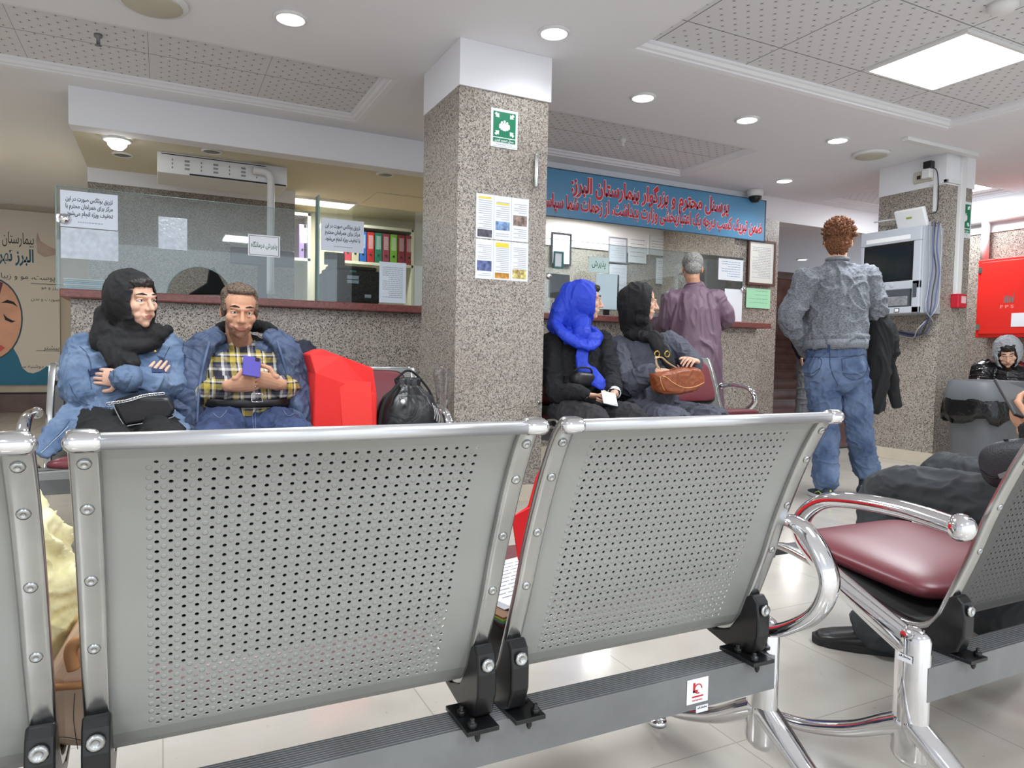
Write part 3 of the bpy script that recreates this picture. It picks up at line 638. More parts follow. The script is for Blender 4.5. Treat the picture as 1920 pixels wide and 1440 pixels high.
text(persian('پذیرش'), ((x0+x1)/2, YG-.0026, z0+(z1-z0)*.4), .075, (1, 0, 0), mat('green_ink', (52, 110, 84), .7), t, width=(x1-x0)*.7, bold=.012)
sheet('notice', 'white printed notice on the glass right of the man in the tunic', 'notice', (1347, 486, 1393, 526), YG-.001, lines=7, ink=mat('blue_grey_ink', (150, 172, 204), .8), seed=11)
sheet('notice', 'plain white sheet low on the glass end right of the man in the tunic', 'notice', (1358, 542, 1391, 603), YG-.001)
# sheets on the reception back wall
YW = 6.878
sheet('certificate', 'dark framed certificate behind the glass by the near column', 'certificate', (1036, 440, 1068, 494), YW, lines=9, frame=m_ink, seed=12, fw_=.02)
t, x0, x1, z0, z1 = sheet('payment_card', 'small white card with a teal surround hanging on the right glass', 'card', (1040, 475, 1053, 500), YG-.004, frame=mat('teal_plastic', (40, 110, 110), .4), fw_=.016)
sheet('notice', 'grey framed sheet on the reception back wall, left of the row', 'notice', (1142, 447, 1173, 491), YW, mat('lilac_paper', (206, 208, 220), .7), 8, frame=mat('grey_frame', (150, 150, 156), .5), seed=13)
sheet('notice', 'white poster with small pictures on the reception back wall', 'notice', (1178, 444, 1212, 493), YW, lines=5, ink=mat('violet_ink', (150, 120, 150), .8), seed=14)
sheet('notice', 'wide white framed notice on the reception back wall', 'notice', (1216, 444, 1265, 478), YW, lines=5, frame=m_ring, ink=m_greyink, seed=15)
sheet('notice', 'pale sheet below the grey framed one on the reception back wall', 'notice', (1142, 496, 1175, 556), YW, mat('lilac_paper', (206, 208, 220), .7), 6, seed=16)
sheet('notice', 'tall white sheet left of the tunic man on the reception back wall', 'notice', (1230, 485, 1262, 533), YW, lines=10, seed=17)
sheet('notice', 'small white sheet right of the tunic man neck on the back wall', 'notice', (1310, 499, 1318, 516), YW, lines=3, seed=18)
t, x0, x1, z0, z1 = sheet('framed_notice', 'brown framed paper full of lines on the granite pilaster', 'framed notice', (1405, 455, 1450, 531), 5.66, mat('ivory_paper', (226, 224, 216), .7), 19, frame=mat('dark_wood', (92, 58, 48), .5), seed=19, fw_=.025)
sheet('notice', 'light green sheet below the brown framed paper on the pilaster', 'notice', (1399, 541, 1444, 578), 5.674, m_mint, 4, ink=mat('green_grey_ink', (140, 190, 156), .8), seed=20)
t = thing('cable_duct', 'slim white vertical trunking on the wall behind the right glass', 'cable trunking', (5.0, 5.65, 1.3))
q = P(1380, 470, Y=6.85); MB().bx(q.x-.02, q.x+.02, 6.84, 6.88, .0, 2.2).build('cover_strip', m_ring, t)
# ================================================================ CORRIDOR POSTER
YP = 10.96
t = thing('wall_poster', 'hospital poster with a sleeping face and teal wave on the corridor end wall', 'poster', (-1.6, YP, .4))
zt, zb = P(50, 396, Y=YP).z, P(50, 722, Y=YP).z
MB().bx(-3.2, -1.2, YP, YP+.01, zb, zt).build('panel', mat('poster_print', (212, 204, 194), .5), t)
def pp(x, y): q = P(x, y, Y=YP); return (q.x, q.z)
def shape(pts, name, m, lift): MB().prism([pp(*p) for p in pts], (0, YP-lift, 0), (1, 0, 0), (0, 0, 1), (0, .002, 0)).build(name, m, t)
wave = [(-30, 640), (0, 660), (22, 648), (34, 668), (42, 690), (52, 698), (62, 700), (74, 696), (86, 688), (104, 685), (112, 685)]
shape([(-90, 722), (118, 722)]+list(reversed(wave))+[(-90, 640)], 'teal_wave', mat('teal_print', (24, 108, 142), .5), .003)
el = [(-18+58*cos(2*pi*i/32), 598+75*sin(2*pi*i/32)) for i in range(32)]
shape([(-18+61*cos(2*pi*i/32), 598+78*sin(2*pi*i/32)) for i in range(32)], 'portrait_rim', mat('dark_teal_print', (38, 76, 92), .5), .004)
shape(el, 'portrait_face', mat('face_print', (216, 160, 132), .5, var=(2.5, .2)), .006)
shape([(-60, 560), (-20, 525), (6, 530), (0, 552), (-22, 580), (-50, 590)], 'portrait_hair', mat('purple_hair_print', (96, 30, 66), .5), .008)
shape([(2, 568), (14, 562), (26, 566), (34, 576), (24, 570), (12, 568)], 'portrait_brow', m_ink, .008)
shape([(6, 588), (14, 596), (24, 601), (30, 602), (22, 605), (10, 600)], 'portrait_lashes', m_ink, .008)
shape([(-40, 650), (-10, 640), (10, 652), (-5, 664), (-30, 668)], 'portrait_lips', mat('lips_print', (206, 90, 80), .5), .008)
shape([(68, 450), (70, 436), (76, 452), (92, 462), (106, 468), (104, 478), (84, 482), (70, 474)], 'faded_figure', mat('faded_print', (176, 154, 144), .5, var=(5, .2)), .004)
q = P(64, 459, Y=YP); text(persian('بیمارستان'), (q.x, YP-.001, q.z), .20, (1, 0, 0), m_ink, t, align='RIGHT', bold=.0, width=q.x-P(5, 459, Y=YP).x)
q = P(64, 492, Y=YP); text(persian('البرز تهران'), (q.x, YP-.001, q.z), .22, (1, 0, 0), mat('teal_ink', (30, 92, 116), .6), t, align='RIGHT', bold=.03, width=q.x-P(-22, 492, Y=YP).x)
for (x, y, s, h) in ((104, 526, 'پوست، مو و زیبایی', .09), (112, 543, 'لیزر و مو', .06), (112, 565, 'صورت و بدن', .06), (112, 656, 'بیشتر', .08), (112, 690, 'شنبه و دوشنبه ساعت', .06)):
    q = P(x, y, Y=YP); text(persian(s), (q.x, YP-.001, q.z), h, (1, 0, 0), m_ink, t, align='RIGHT')
for x0, x1, y in ((58, 118, 531), (68, 112, 657)):
    a, c = P(x0, y, Y=YP), P(x1, y, Y=YP); MB().bx(a.x, c.x, YP-.003, YP, a.z-.006, a.z).build('rule', m_ink, t)
# ================================================================ BENCHES
def strip(b, pts, side, w, t, mi=0, e=.45):
    pts = [V(p) for p in pts]; m = len(pts); rs = []; sv = V(side)
    for i in range(m):
        d = (pts[min(i+1, m-1)]-pts[max(i-1, 0)]).normalized(); s2 = sv.cross(d).normalized()
        rs.append([pts[i]+sv*(w*math.copysign(abs(cos(a))**e, cos(a)))+s2*(t*math.copysign(abs(sin(a))**e, sin(a))) for a in [2*pi*(j+.5)/16 for j in range(16)]])
    return b.rings(rs, mi)
def pillow(c, h, R=None, e=.38, n=36, m=20, mi=0, b=None):
    b = b or MB(); c = V(c); f = lambda x, k: math.copysign(abs(x)**k, x); n0 = len(b.v); rs = []
    for i in range(m+1):
        p = -pi/2+pi*(.02+.96*i/m); rs.append([V((h[0]*f(cos(p), .6)*f(cos(t), e), h[1]*f(cos(p), .6)*f(sin(t), e), h[2]*f(sin(p), .8))) for t in [2*pi*j/n for j in range(n)]])
    rs = [[c+(R @ q if R else q) for q in r] for r in rs]; return b.rings(rs, mi)
PROF0 = [(-.185, .80), (-.176, .806), (-.155, .786), (-.127, .738), (-.100, .68), (-.068, .60), (-.045, .53), (-.020, .465), (-.002, .42), (.012, .386), (.038, .360), (.075, .350), (.13, .357), (.22, .380), (.32, .408), (.40, .422), (.44, .421), (.458, .405), (.462, .385)]
def bench(name, label, group, x0, yb, rot, n, dz=0.0, holes=(), rear_arm=False, pads=True, arm_left=True, only=None, lx=-.035):
    """beam seat of n places; local x along the beam, the sitter looks along local +y; rot = 0 or pi"""
    W_, PITCH = .556, .583; L_ = PITCH*(n-1)+W_
    T = Matrix.Translation((x0, yb, 0)) @ Matrix.Rotation(rot, 4, 'Z')
    t = thing(name, label, 'bench', (x0, yb, 0), group)
    PROF = [(y, z+dz) for y, z in PROF0]
    pr = spline([V((0, y, z)) for y, z in PROF], 3)
    def put(b, nm, m, par, **kw):
        b.v = [T @ v for v in b.v]; return b.build(nm, m, par, **kw)
    # arc length table for the sheet
    sl = [0]
    for a, c in zip(pr, pr[1:]): sl.append(sl[-1]+(c-a).length)
    def S(u, s):
        for i in range(len(sl)-1):
            if s <= sl[i+1] or i == len(sl)-2:
                f = (s-sl[i])/(sl[i+1]-sl[i]); q = pr[i].lerp(pr[i+1], min(f, 1.0)); return V((u, q.y, q.z))
    b = MB().bx(lx-.005, L_+.03, -.035, .025, .248+dz, .315+dz)
    for k in range(9): b.bx(lx-.005, L_+.03, -.029+k*.006-.0012, -.029+k*.006+.0012, .315+dz, .3162+dz)
    put(b, 'beam', m_steel, t, bevel=.004)
    for i in range(n):
        xa = i*PITCH; RL = []
        for xx in (xa+.0155, xa+W_-.0155):
            b = MB(); RL.append(b); strip(b, [V((xx, p.y-.004, p.z)) for p in pr], (1, 0, 0), .0150, .0075)
        for b, xx in zip(RL, (xa+.0155, xa+W_-.0155)):
            for s in (.048, .112, .212, .31):
                q = S(xx, s); b.lathe([(.0075, 0), (.0065, .0025), (.003, .0035), (.0025, .0015), (.0005, .0015)], (0, 0, 0), 12)
                k = 60; d = (S(xx, s+.01)-S(xx, s-.01)).normalized(); nn = d.cross(V((1, 0, 0))).normalized(); nn = nn if nn.y < 0 else -nn
                R = nn.to_track_quat('Z', 'Y').to_matrix(); b.v[-k:] = [q+nn*.0108+R @ v for v in b.v[-k:]]
        # sheet
        b = MB(); u0, u1 = xa+.026, xa+W_-.026
        if i in holes:
            pu, ps = .0150, .0143; nu = 27; cu = (u0+u1)/2-pu*nu/2; s_0 = .052; nr = 29
            s_1 = s_0+ps*nr; rows = [s_0+ps*k for k in range(nr+1)]
            def qd(ua, ub, sa, sb): b.quad(S(ua, sa), S(ub, sa), S(ub, sb), S(ua, sb))
            qd(u0, u1, .003, .02); qd(u0, u1, .02, s_0)
            for k in range(nr): qd(u0, cu, rows[k], rows[k+1]); qd(cu+pu*nu, u1, rows[k], rows[k+1])
            ss = [s_1+(sl[-1]-s_1)*k/24 for k in range(25)]
            for a, c in zip(ss, ss[1:]): qd(u0, u1, a, c)
            for k in range(nr):
                for j in range(nu):
                    ua, sa = cu+pu*j, rows[k]; uc, sc = ua+pu/2, sa+ps/2
                    n0 = len(b.v); out = [(ua, sa), (uc, sa), (ua+pu, sa), (ua+pu, sc), (ua+pu, sa+ps), (uc, sa+ps), (ua, sa+ps), (ua, sc)]
                    b.v += [S(*p) for p in out]; r = .0027
                    ang = [-3*pi/4, -pi/2, -pi/4, 0, pi/4, pi/2, 3*pi/4, pi]; b.v += [S(uc+r*cos(a), sc+r*sin(a)) for a in ang]
                    for q in range(8): b.face((n0+q, n0+(q+1) % 8, n0+8+(q+1) % 8, n0+8+q), 0, False)
                    if 0 <= j and k > 0:
                        c0 = S(ua, sa); d = (S(ua, sa+.004)-S(ua, sa-.004)).normalized(); nn = d.cross(V((1, 0, 0))).normalized(); nn = nn if nn.y < 0 else -nn
                        n0 = len(b.v); r1, r2 = .0035, .0024
                        for rr, hh in ((r1, -.0007), (r2, -.0005)):
                            b.v += [c0+V((1, 0, 0))*(rr*cos(a))+d*(rr*sin(a))+nn*(hh+.0009) for a in [2*pi*q/8 for q in range(8)]]
                        b.v.append(c0+nn*.0005)
                        for q in range(8):
                            b.face((n0+q, n0+(q+1) % 8, n0+8+(q+1) % 8, n0+8+q)); b.face((n0+8+q, n0+8+(q+1) % 8, n0+16))
            o = put(b, 'seat_panel', m_sheet, t, fix=False)
        else:
            ss = [.003+(sl[-1]-.003)*k/40 for k in range(41)]
            b.rings([[S(u0, s), S(u1, s)] for s in ss], 0, False)
            o = put(b, 'seat_panel', m_sheet, t)
        md = o.modifiers.new('s', 'SOLIDIFY'); md.thickness = .0016; md.offset = 0; sf = o
        for r_ in RL: put(r_, 'side_rail', m_chrome_worn, sf)
        q = S(xa, 0)
        bb = MB().tube([(xa+.03, q.y, q.z), (xa+W_-.03, q.y, q.z)], .0092, 16); put(bb, 'top_bar', mat('satin_bar', (206, 206, 208), .3, .7), sf)
        for xx in (xa+.016, xa+W_-.016): put(MB().tube([(xx-.007, q.y, q.z), (xx+.010, q.y, q.z)], .0115, 16, round_=True), 'bar_cap', m_chrome, sf)
        if pads and (only is None or i in only):
            d = (pr[20]-pr[6]).normalized(); R = Matrix(((1, 0, 0), (0, d.y, 0), (0, d.z, 0))); nn = V((1, 0, 0)).cross(d); nn = nn if nn.y > 0 else -nn
            R = Matrix((V((1, 0, 0)), d, nn)).transposed(); c = S(xa+W_/2, .215)+nn*.022
            put(pillow(c, (.205, .165, .016), R), 'back_cushion', m_burg, sf); put(pillow(c-nn*.014, (.212, .172, .004), R, .3), 'cushion_backing', m_rubber, sf)
            d = V((0, .99, .09)).normalized(); R = Matrix((V((1, 0, 0)), d, V((1, 0, 0)).cross(d))).transposed()
            put(pillow((xa+W_/2, .25, .418+dz), (.225, .195, .034), R, .3), 'seat_cushion', m_burg, sf)
        for xx, sg in ((xa+.0155, 1), (xa+W_-.0155, -1)):
            bb = MB(); poly = [(-.040, .43), (-.028, .442), (-.012, .436), (.004, .395), (.03, .358), (.07, .342), (.12, .346), (.13, .34), (.09, .328), (.04, .318), (-.01, .317), (-.034, .33), (-.046, .365), (-.046, .40)]
            poly = [(y-.001, z+dz) for y, z in poly]
            bb.prism(poly, (xx-.016, 0, 0), (0, 1, 0), (0, 0, 1), (.032, 0, 0)); put(bb, 'seat_bracket', m_black_plastic, sf, bevel=.007, seg=3)
            xp = xx+sg*.012; bb = MB().bx(xp-.027, xp+.027, -.062, .03, .3162+dz, .3235+dz)
            for yy in (-.05, -.008): bb.lathe([(.008, 0), (.008, .007), (.004, .009), (.004, .015), (.001, .015)], (xp+sg*.014, yy, .3235+dz), 8)
            bb.lathe([(.005, 0), (.005, -.012), (.0025, -.018), (.001, -.018)], (xp+sg*.004, -.048, .3162+dz), 8)
            put(bb, 'bracket_plate', m_black_plastic, sf, bevel=.003)
            bb = MB().lathe([(.011, 0), (.011, .004), (.006, .006), (.005, .003), (.001, .003)], (0, 0, 0), 12); R = Matrix.Rotation(pi/2, 3, 'X')
            bb.v = [R @ v+V((xx, -.0465, .415+dz)) for v in bb.v]; put(bb, 'bolt', m_chrome_worn, sf)
    # end frames
    for xe, sg in ((lx, -1), (L_+.035, 1)):
        if sg < 0 and not arm_left: continue
        b = MB(); z0 = dz
        b.tube([(xe, 0, .13), (xe, 0, .36+z0)], [(.024, .036), (.024, .034)], 18, side=(1, 0, 0), round_=True)
        for s in (1, -1):
            b.tube(spline([(xe, s*.01, .19), (xe, s*.05, .165), (xe, s*.13, .115), (xe, s*.24, .068), (xe, s*.33, .046)], 5), [(.026, .024), (.026, .022), (.022, .018), (.019, .015), (.016, .013)], 14, side=(1, 0, 0), round_=True)
            b.tube([(xe, s*.325, .045), (xe, s*.325, .012)], .008, 10).lathe([(.02, .014), (.024, .004), (.022, 0)], (xe, s*.325, 0), 16)
        en = put(b, 'end_leg', m_chrome, t)
        a = MB()
        if rear_arm and sg > 0:
            a.tube(spline([(xe, .03, .535), (xe, -.04, .582), (xe, -.09, .576), (xe, -.135, .53), (xe, -.148, .485), (xe, -.12, .425), (xe, -.05, .372), (xe, .01, .35)], 6), [(.024, .014)]*8, 16, side=(1, 0, 0), round_=True)
        else:
            a.tube(spline([(xe, -.075, .596+z0), (xe, .03, .606+z0), (xe, .14, .602+z0), (xe, .22, .585+z0), (xe, .272, .54+z0), (xe, .27, .49+z0), (xe, .2, .435+z0), (xe, .1, .385+z0), (xe, .005, .345+z0)], 6), [(.024, .017)]*6+[(.024, .02), (.024, .026), (.024, .03)], 16, side=(1, 0, 0), round_=True)
            a.ell((xe, -.08, .596+z0), .026)
        put(a, 'armrest', m_chrome, en)
    return t, T
t1, T1 = bench('waiting_bench', 'silver perforated steel bench nearest the camera, seen from behind', 'beam benches nearest the camera', -.672, 1.02, 0, 3, holes=(0, 1, 2), rear_arm=True)
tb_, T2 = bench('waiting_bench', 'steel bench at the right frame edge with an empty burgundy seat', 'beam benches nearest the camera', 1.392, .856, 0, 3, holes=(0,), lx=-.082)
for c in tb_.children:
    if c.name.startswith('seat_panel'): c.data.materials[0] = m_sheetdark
bench('waiting_bench', 'steel bench with burgundy pads at left holding the seated couple and bags', 'benches along the counters', 1.265, 3.60, pi, 3)
bench('waiting_bench', 'steel bench with burgundy pads right of the near column holding two women', 'benches along the counters', 3.815, 4.06, pi, 3, dz=.08)
# stickers on the beams and legs
def sticker(par, c, w, h, lines, ax=(1, 0, 0), m=m_paper):
    ax = V(ax); n = ax.cross(V((0, 0, 1))); c = V(c); b = MB().prism([(-w/2, -h/2), (w/2, -h/2), (w/2, h/2), (-w/2, h/2)], c, ax, (0, 0, 1), n*.0006)
    s = b.build('sticker', m, par)
    for i, l in enumerate(lines): text(l, c+n*.0006+V((0, 0, h*(.12-.42*i))), h*.36, ax, m_ink, s, width=w*.8, bold=.01)
    return s
beam1 = [c for c in t1.children if c.name.startswith('beam')][0]; q = P(1308, 1295, Y=.984); c = V((q.x, .9845, q.z))
s = sticker(beam1, c, .050, .046, ()); k = c+V((0, -.0007, 0))
ring = [(.0085*cos(2*pi*i/20), .0085*sin(2*pi*i/20)) for i in range(17)]
MB().tube([k+V((x+.001, 0, z+.004)) for x, z in ring], .0012, 6).bx(-.011, -.0065, -.0008, 0, -.002, .016, o=k).bx(-.011, .0, -.0008, 0, -.002, .002, o=k).bx(-.013, .013, -.0008, 0, -.0115, -.009, o=k).build('logo', m_redink, s)
text('www.', k+V((0, 0, -.0185)), .0055, (1, 0, 0), m_redink, s, width=.026, bold=.01)
sticker(beam1, c+V((.012, 0, -.036)), .028, .013, (persian('بیمارستان البرز'),))
e2 = [c for c in tb_.children if c.name.startswith('end_leg')][0]; sticker(e2, (1.285, .856, .325), .03, .014, (persian('بیمارستان البرز'),), (0, -1, 0))
e2b = (1.274, .862)
# ================================================================ BAGS AND PAPERS ON SEATS
def red_bag():
    t = thing('shopping_bag', 'large bright red fabric bag on the bench beside the man in plaid', 'bag', (.86, 3.42, .44))
    m = mat('red_fabric', (226, 40, 38), .75, bump=(160, .3), folds=(5, .3))
    q = lambda x, y, Y: P(x, y, Y=Y)
    y0, y1 = 3.26, 3.50; b = MB()
    fr = [(586, 830), (590, 700), (581, 664), (604, 654), (640, 668), (700, 690), (707, 740), (707, 830)]
    F = [q(x, y, y0 if y > 680 else y0+.05) for x, y in fr]; B = [V((p.x*1.0, p.y+.19, p.z)) for p in F]
    b.rings([[p for p in F], [p.lerp(r, .5)+V((0, 0, .0)) for p, r in zip(F, B)], B], 0, True, False, False)
    o = b.build('bag_body', m, t, bevel=.008, seg=2)
    q0 = q(648, 712, y0-.004); b = MB().prism([(0, 0), (.15, -.01), (.16, -.24), (.02, -.24)], (q0.x-.03, y0-.004, q0.z), (1, 0, 0), (0, 0, 1), (0, .004, 0)); b.build('pocket_panel', mat('red_fabric_light', (236, 58, 52), .75, bump=(160, .3)), t)
red_bag()
t = thing('drawstring_bag', 'shiny black drawstring bag with white lettering beside the red bag', 'bag', (1.17, 3.38, .44))
c = P(762, 770, Y=3.36); b = MB()
rs = []
for z, r in ((.0, .12), (.03, .155), (.1, .168), (.18, .15), (.24, .115), (.275, .075), (.30, .055), (.325, .06), (.335, .05)):
    k = 40; rs.append([V((c.x+.005+(r*(1+(.16*(z/.34) if z > .2 else .03)*sin(9*a+z*14)))*cos(a)*1.02, 3.36+r*.72*(1+.12*(z/.3)*cos(7*a))*sin(a), .438+z*.98)) for a in [2*pi*j/k for j in range(k)]])
b.rings(rs); b.build('bag_body', mat('black_coated_nylon', (24, 24, 26), .35, folds=(9, .9), bump=(60, .2)), t)
MB().tube(spline([(c.x-.05, 3.32, .74), (c.x-.14, 3.25, .66), (c.x-.165, 3.25, .56), (c.x-.15, 3.28, .47)], 6), .008, 8).tube(spline([(c.x-.06, 3.34, .76), (c.x, 3.36, .80), (c.x+.06, 3.38, .775), (c.x+.13, 3.36, .68), (c.x+.16, 3.34, .55)], 6), .006, 8).build('drawstring', m_black, t)
MB().ell((c.x-.055, 3.245, .655), (.012, .008, .012)).build('toggle', m_ring, t, )
b = MB(); 
for i in range(3): b.tube(spline([(c.x+.10+.016*i, 3.262+.012*i, .645-.014*i), (c.x+.113+.016*i, 3.258+.012*i, .60-.012*i), (c.x+.11+.016*i, 3.256+.012*i, .565-.01*i)], 4), (.0035, .0015), 6)
b.build('white_lettering', m_ring, t)
t = thing('plastic_bag', 'transparent empty plastic bag hanging beside the near column', 'plastic bag', (1.42, 3.7, .6))
q = P(829, 692, Y=3.74); b = MB()
rs = [[V((q.x+r*cos(a)*(1+.25*sin(3*a+z*9)), 3.725+.018*sin(a), q.z+z)) for a in [2*pi*j/20 for j in range(20)]] for z, r in ((0, .045), (-.03, .05), (-.1, .038), (-.17, .03), (-.24, .034), (-.3, .02))]
b.rings(rs, 0, False); b.build('film', glass_mat('clear_film', (.92, .93, .94), .12), t)
MB().tube([(q.x, 3.763, q.z+.01), (q.x, 3.74, q.z+.01)], .004, 8).build('hook', m_chrome, t)
# on the nearest bench
t = thing('shopping_bag', 'red bag standing on the nearest bench, seen between its two backrests', 'bag', (.76, 1.32, .44))
m = mat('red_fabric', (222, 28, 34), .7, bump=(200, .3))
b = MB(); A = [P(x, y, Y=1.30) for x, y in ((1034, 836), (1003, 895), (988, 950), (960, 968), (974, 1060), (985, 1075))]
A = A+[V((A[0].x+.24, 1.30, A[-1].z)), V((A[0].x+.24, 1.30, A[0].z))]
b.rings([A, [V((p.x+.09, p.y+.07, p.z)) for p in A], [V((p.x+.17, p.y+.14, p.z)) for p in A]], 0, True, False, False); b.build('bag_body', m, t, bevel=.004)
b = MB().prism([(-.002, 0), (.05, .02), (.10, .02), (.10, -.12), (.02, -.12)], (A[3].x, 1.294, A[3].z), (1, 0, 0), (0, 0, 1), (0, .005, 0)); b.build('side_fold', mat('red_fabric_dark', (206, 12, 20), .7), t)
t = thing('document_folder', 'yellow and green edged folder on the nearest bench seat', 'folder', (.56, 1.2, .445))
b = MB(); R = Matrix.Rotation(radians(12), 3, 'Z')
b.bx(-.16, .16, -.12, .12, 0, .004, 0, R, (.64, 1.19, .447)).bx(-.158, .158, -.118, .118, .004, .008, 1, R, (.64, 1.19, .447)).bx(-.16, .16, -.12, .12, .008, .011, 2, R, (.64, 1.19, .447))
b.build('cover', [mat('green_card', (70, 130, 96), .6), m_yellow, mat('brown_card', (126, 92, 66), .6)], t)
t = thing('paper_stack', 'white printed papers on top of the folder on the nearest bench seat', 'papers', (.58, 1.22, .46))
b = MB()
for i in range(6): b.bx(-.145, .145, -.105, .105, .0012*i, .0012*i+.001, 0, Matrix.Rotation(radians(12+i*.8), 3, 'Z'), (.645, 1.20, .459))
b.build('sheets', m_paper, t); b = MB(); rnd = random.Random(2)
for i in range(10):
    x = -.13
    while x < .1: w = rnd.uniform(.01, .03); b.bx(x, x+w, .08-.016*i, .0815-.016*i, .0075, .0081, 0, Matrix.Rotation(radians(16), 3, 'Z'), (.645, 1.20, .459)); x += w+.005
b.build('printed_lines', m_greyink, t)
t = thing('puffer_jacket', 'pale yellow quilted jacket heaped on the nearest bench at left', 'jacket', (-.13, 1.2, .44))
b = MB()
for i, (x, y, z, r) in enumerate(((-.215, 1.22, .65, .055), (-.205, 1.22, .59, .08), (-.19, 1.22, .525, .085), (-.165, 1.21, .475, .07), (-.25, 1.25, .52, .10), (-.185, 1.20, .44, .05))): b.ell((x, y, z), (r, r*.8, r*.9))
fuse(b, .005, 8, (16, .02, (1, 1, .7))).build('padded_shell', mat('pale_yellow_nylon', (236, 230, 180), .6, folds=(14, .8)), t)
t = thing('handbag', 'tan leather handbag on the nearest bench below the yellow jacket', 'bag', (-.13, 1.14, .3))
m_tan = mat('tan_leather', (238, 206, 178), .5, var=(14, .1), bump=(30, .3))
A = [P(x, y, Y=1.09) for x, y in ((86, 1275), (120, 1222), (165, 1165), (215, 1150), (215, 1410), (90, 1405))]
b = MB().rings([[V((p.x+.008, p.y, p.z)) for p in A], [V((p.x, p.y+.03, p.z)) for p in A], [V((p.x, p.y+.1, p.z)) for p in A]], 0, True, False, False); b.build('bag_body', m_tan, t, bevel=.012, seg=3)
a = [P(x, y, Y=1.083) for x, y in ((88, 1290), (160, 1292))]; MB().tube([a[0], a[1]+V((.05, 0, 0))], .005, 8).build('piping', mat('tan_piping', (196, 140, 92), .5), t)
a = [P(x, y, Y=1.078) for x, y in ((138, 1255), (132, 1225), (142, 1205), (170, 1200))]; MB().tube(spline(a, 5), .008, 8).build('strap_loop', mat('tan_piping', (196, 140, 92), .5), t)
b = MB()
for pts in (((92, 1385), (120, 1382), (165, 1390)), ((140, 1300), (138, 1350), (146, 1405)), ((95, 1345), (100, 1330), (106, 1336), (98, 1350))): b.tube(spline([P(x, y, Y=1.0785) for x, y in pts], 4), .0005, 5)
b.build('pen_scribble', m_ink, t)
# ================================================================ OFFICE THINGS
t = thing('printer', 'black printer on the left counter behind the glass screen', 'printer', (1.2, 5.6, LZ))
xa, xb = P(606, 540, Y=5.46).x, P(712, 540, Y=5.46).x
b = MB().bx(xa+.02, xb, 5.46, 5.64, LZ+.02, LZ+.27).bx(xa+.05, xb-.02, 5.47, 5.64, LZ+.27, LZ+.30).bx(xa, xa+.06, 5.47, 5.64, LZ+.02, LZ+.24).bx(xa+.03, xb-.01, 5.45, 5.6, LZ, LZ+.03); b.build('body', m_black_plastic, t, bevel=.012)
b = MB().bx(xa+.09, xb-.06, 5.448, 5.46, LZ+.19, LZ+.196).bx(xa+.09, xb-.06, 5.448, 5.46, LZ+.12, LZ+.126).bx(xa+.09, xa+.095, 5.448, 5.46, LZ+.05, LZ+.19); b.build('seams', m_ink, t)
MB().bx(xa+.18, xa+.27, 5.452, 5.46, LZ+.165, LZ+.225).build('label_plate', m_paper, t); MB().bx(xa+.2, xa+.25, 5.452, 5.46, LZ+.25, LZ+.265).build('badge', mat('teal_badge', (60, 170, 150), .5), t)
MB().bx(xb-.12, xb-.07, 5.452, 5.46, LZ+.06, LZ+.085).build('barcode_label', m_paper, t)
MB().tube(spline([(xa+.12, 5.44, LZ+.005), (xa+.22, 5.44, LZ+.07), (xa+.34, 5.44, LZ+.12), (xb-.02, 5.44, LZ+.16)], 5), .005, 8).build('cable', m_black_plastic, t)
t = thing('customer_display', 'small black display on a stalk behind the printer', 'display', (1.2, 5.66, LZ))
a = P(628, 485, Y=5.65); MB().bx(a.x-.08, a.x+.08, 5.65, 5.68, a.z-.05, a.z+.05).build('screen', m_black_plastic, t, bevel=.006); MB().bx(a.x-.05, a.x+.01, 5.655, 5.675, LZ, a.z-.05).build('stalk', m_black_plastic, t)
t = thing('office_chair', 'dark chair back seen through the half-round glass opening', 'chair', (.42, 6.0, .8))
b = MB(); A = [P(x, y, Y=5.9) for x, y in ((352, 552), (388, 530), (392, 505), (402, 500), (424, 540), (430, 552))]
b.rings([A, [V((p.x, p.y+.06, p.z)) for p in A]], 0, True, False, False); b.build('backrest', m_black, t, bevel=.01); MB().tube([(A[1].x+.06, 5.95, A[0].z), (A[1].x+.06, 5.95, .0)], .03, 10).build('column', m_black_plastic, t)
t = thing('monitor', 'dark monitor seen through the left glass below the clinic name card', 'monitor', (.8, 6.5, 1.2))
a, c = P(432, 462, Y=6.5), P(552, 502, Y=6.5); MB().bx(a.x, c.x, 6.5, 6.55, c.z, a.z).build('screen', m_black_plastic, t, bevel=.01); MB().bx((a.x+c.x)/2-.04, (a.x+c.x)/2+.04, 6.52, 6.55, .75, c.z).build('stand', m_black_plastic, t)
t = thing('desk', 'office desk behind the left counter', 'desk', (.7, 6.4, 0)); MB().bx(-.4, 2.4, 6.1, 6.95, .72, .75).build('desk_top', m_cream, t); MB().bx(-.38, -.34, 6.12, 6.9, 0, .72).bx(2.34, 2.38, 6.12, 6.9, 0, .72).build('side_panel', m_cream, t)
t = thing('desk', 'reception desk behind the right counter', 'desk', (3.8, 6.2, 0)); MB().bx(3.15, 4.95, 5.75, 6.5, .72, .75).build('desk_top', m_cream, t); MB().bx(3.17, 3.21, 5.77, 6.45, 0, .72).bx(4.88, 4.92, 5.77, 6.45, 0, .72).build('side_panel', m_cream, t)
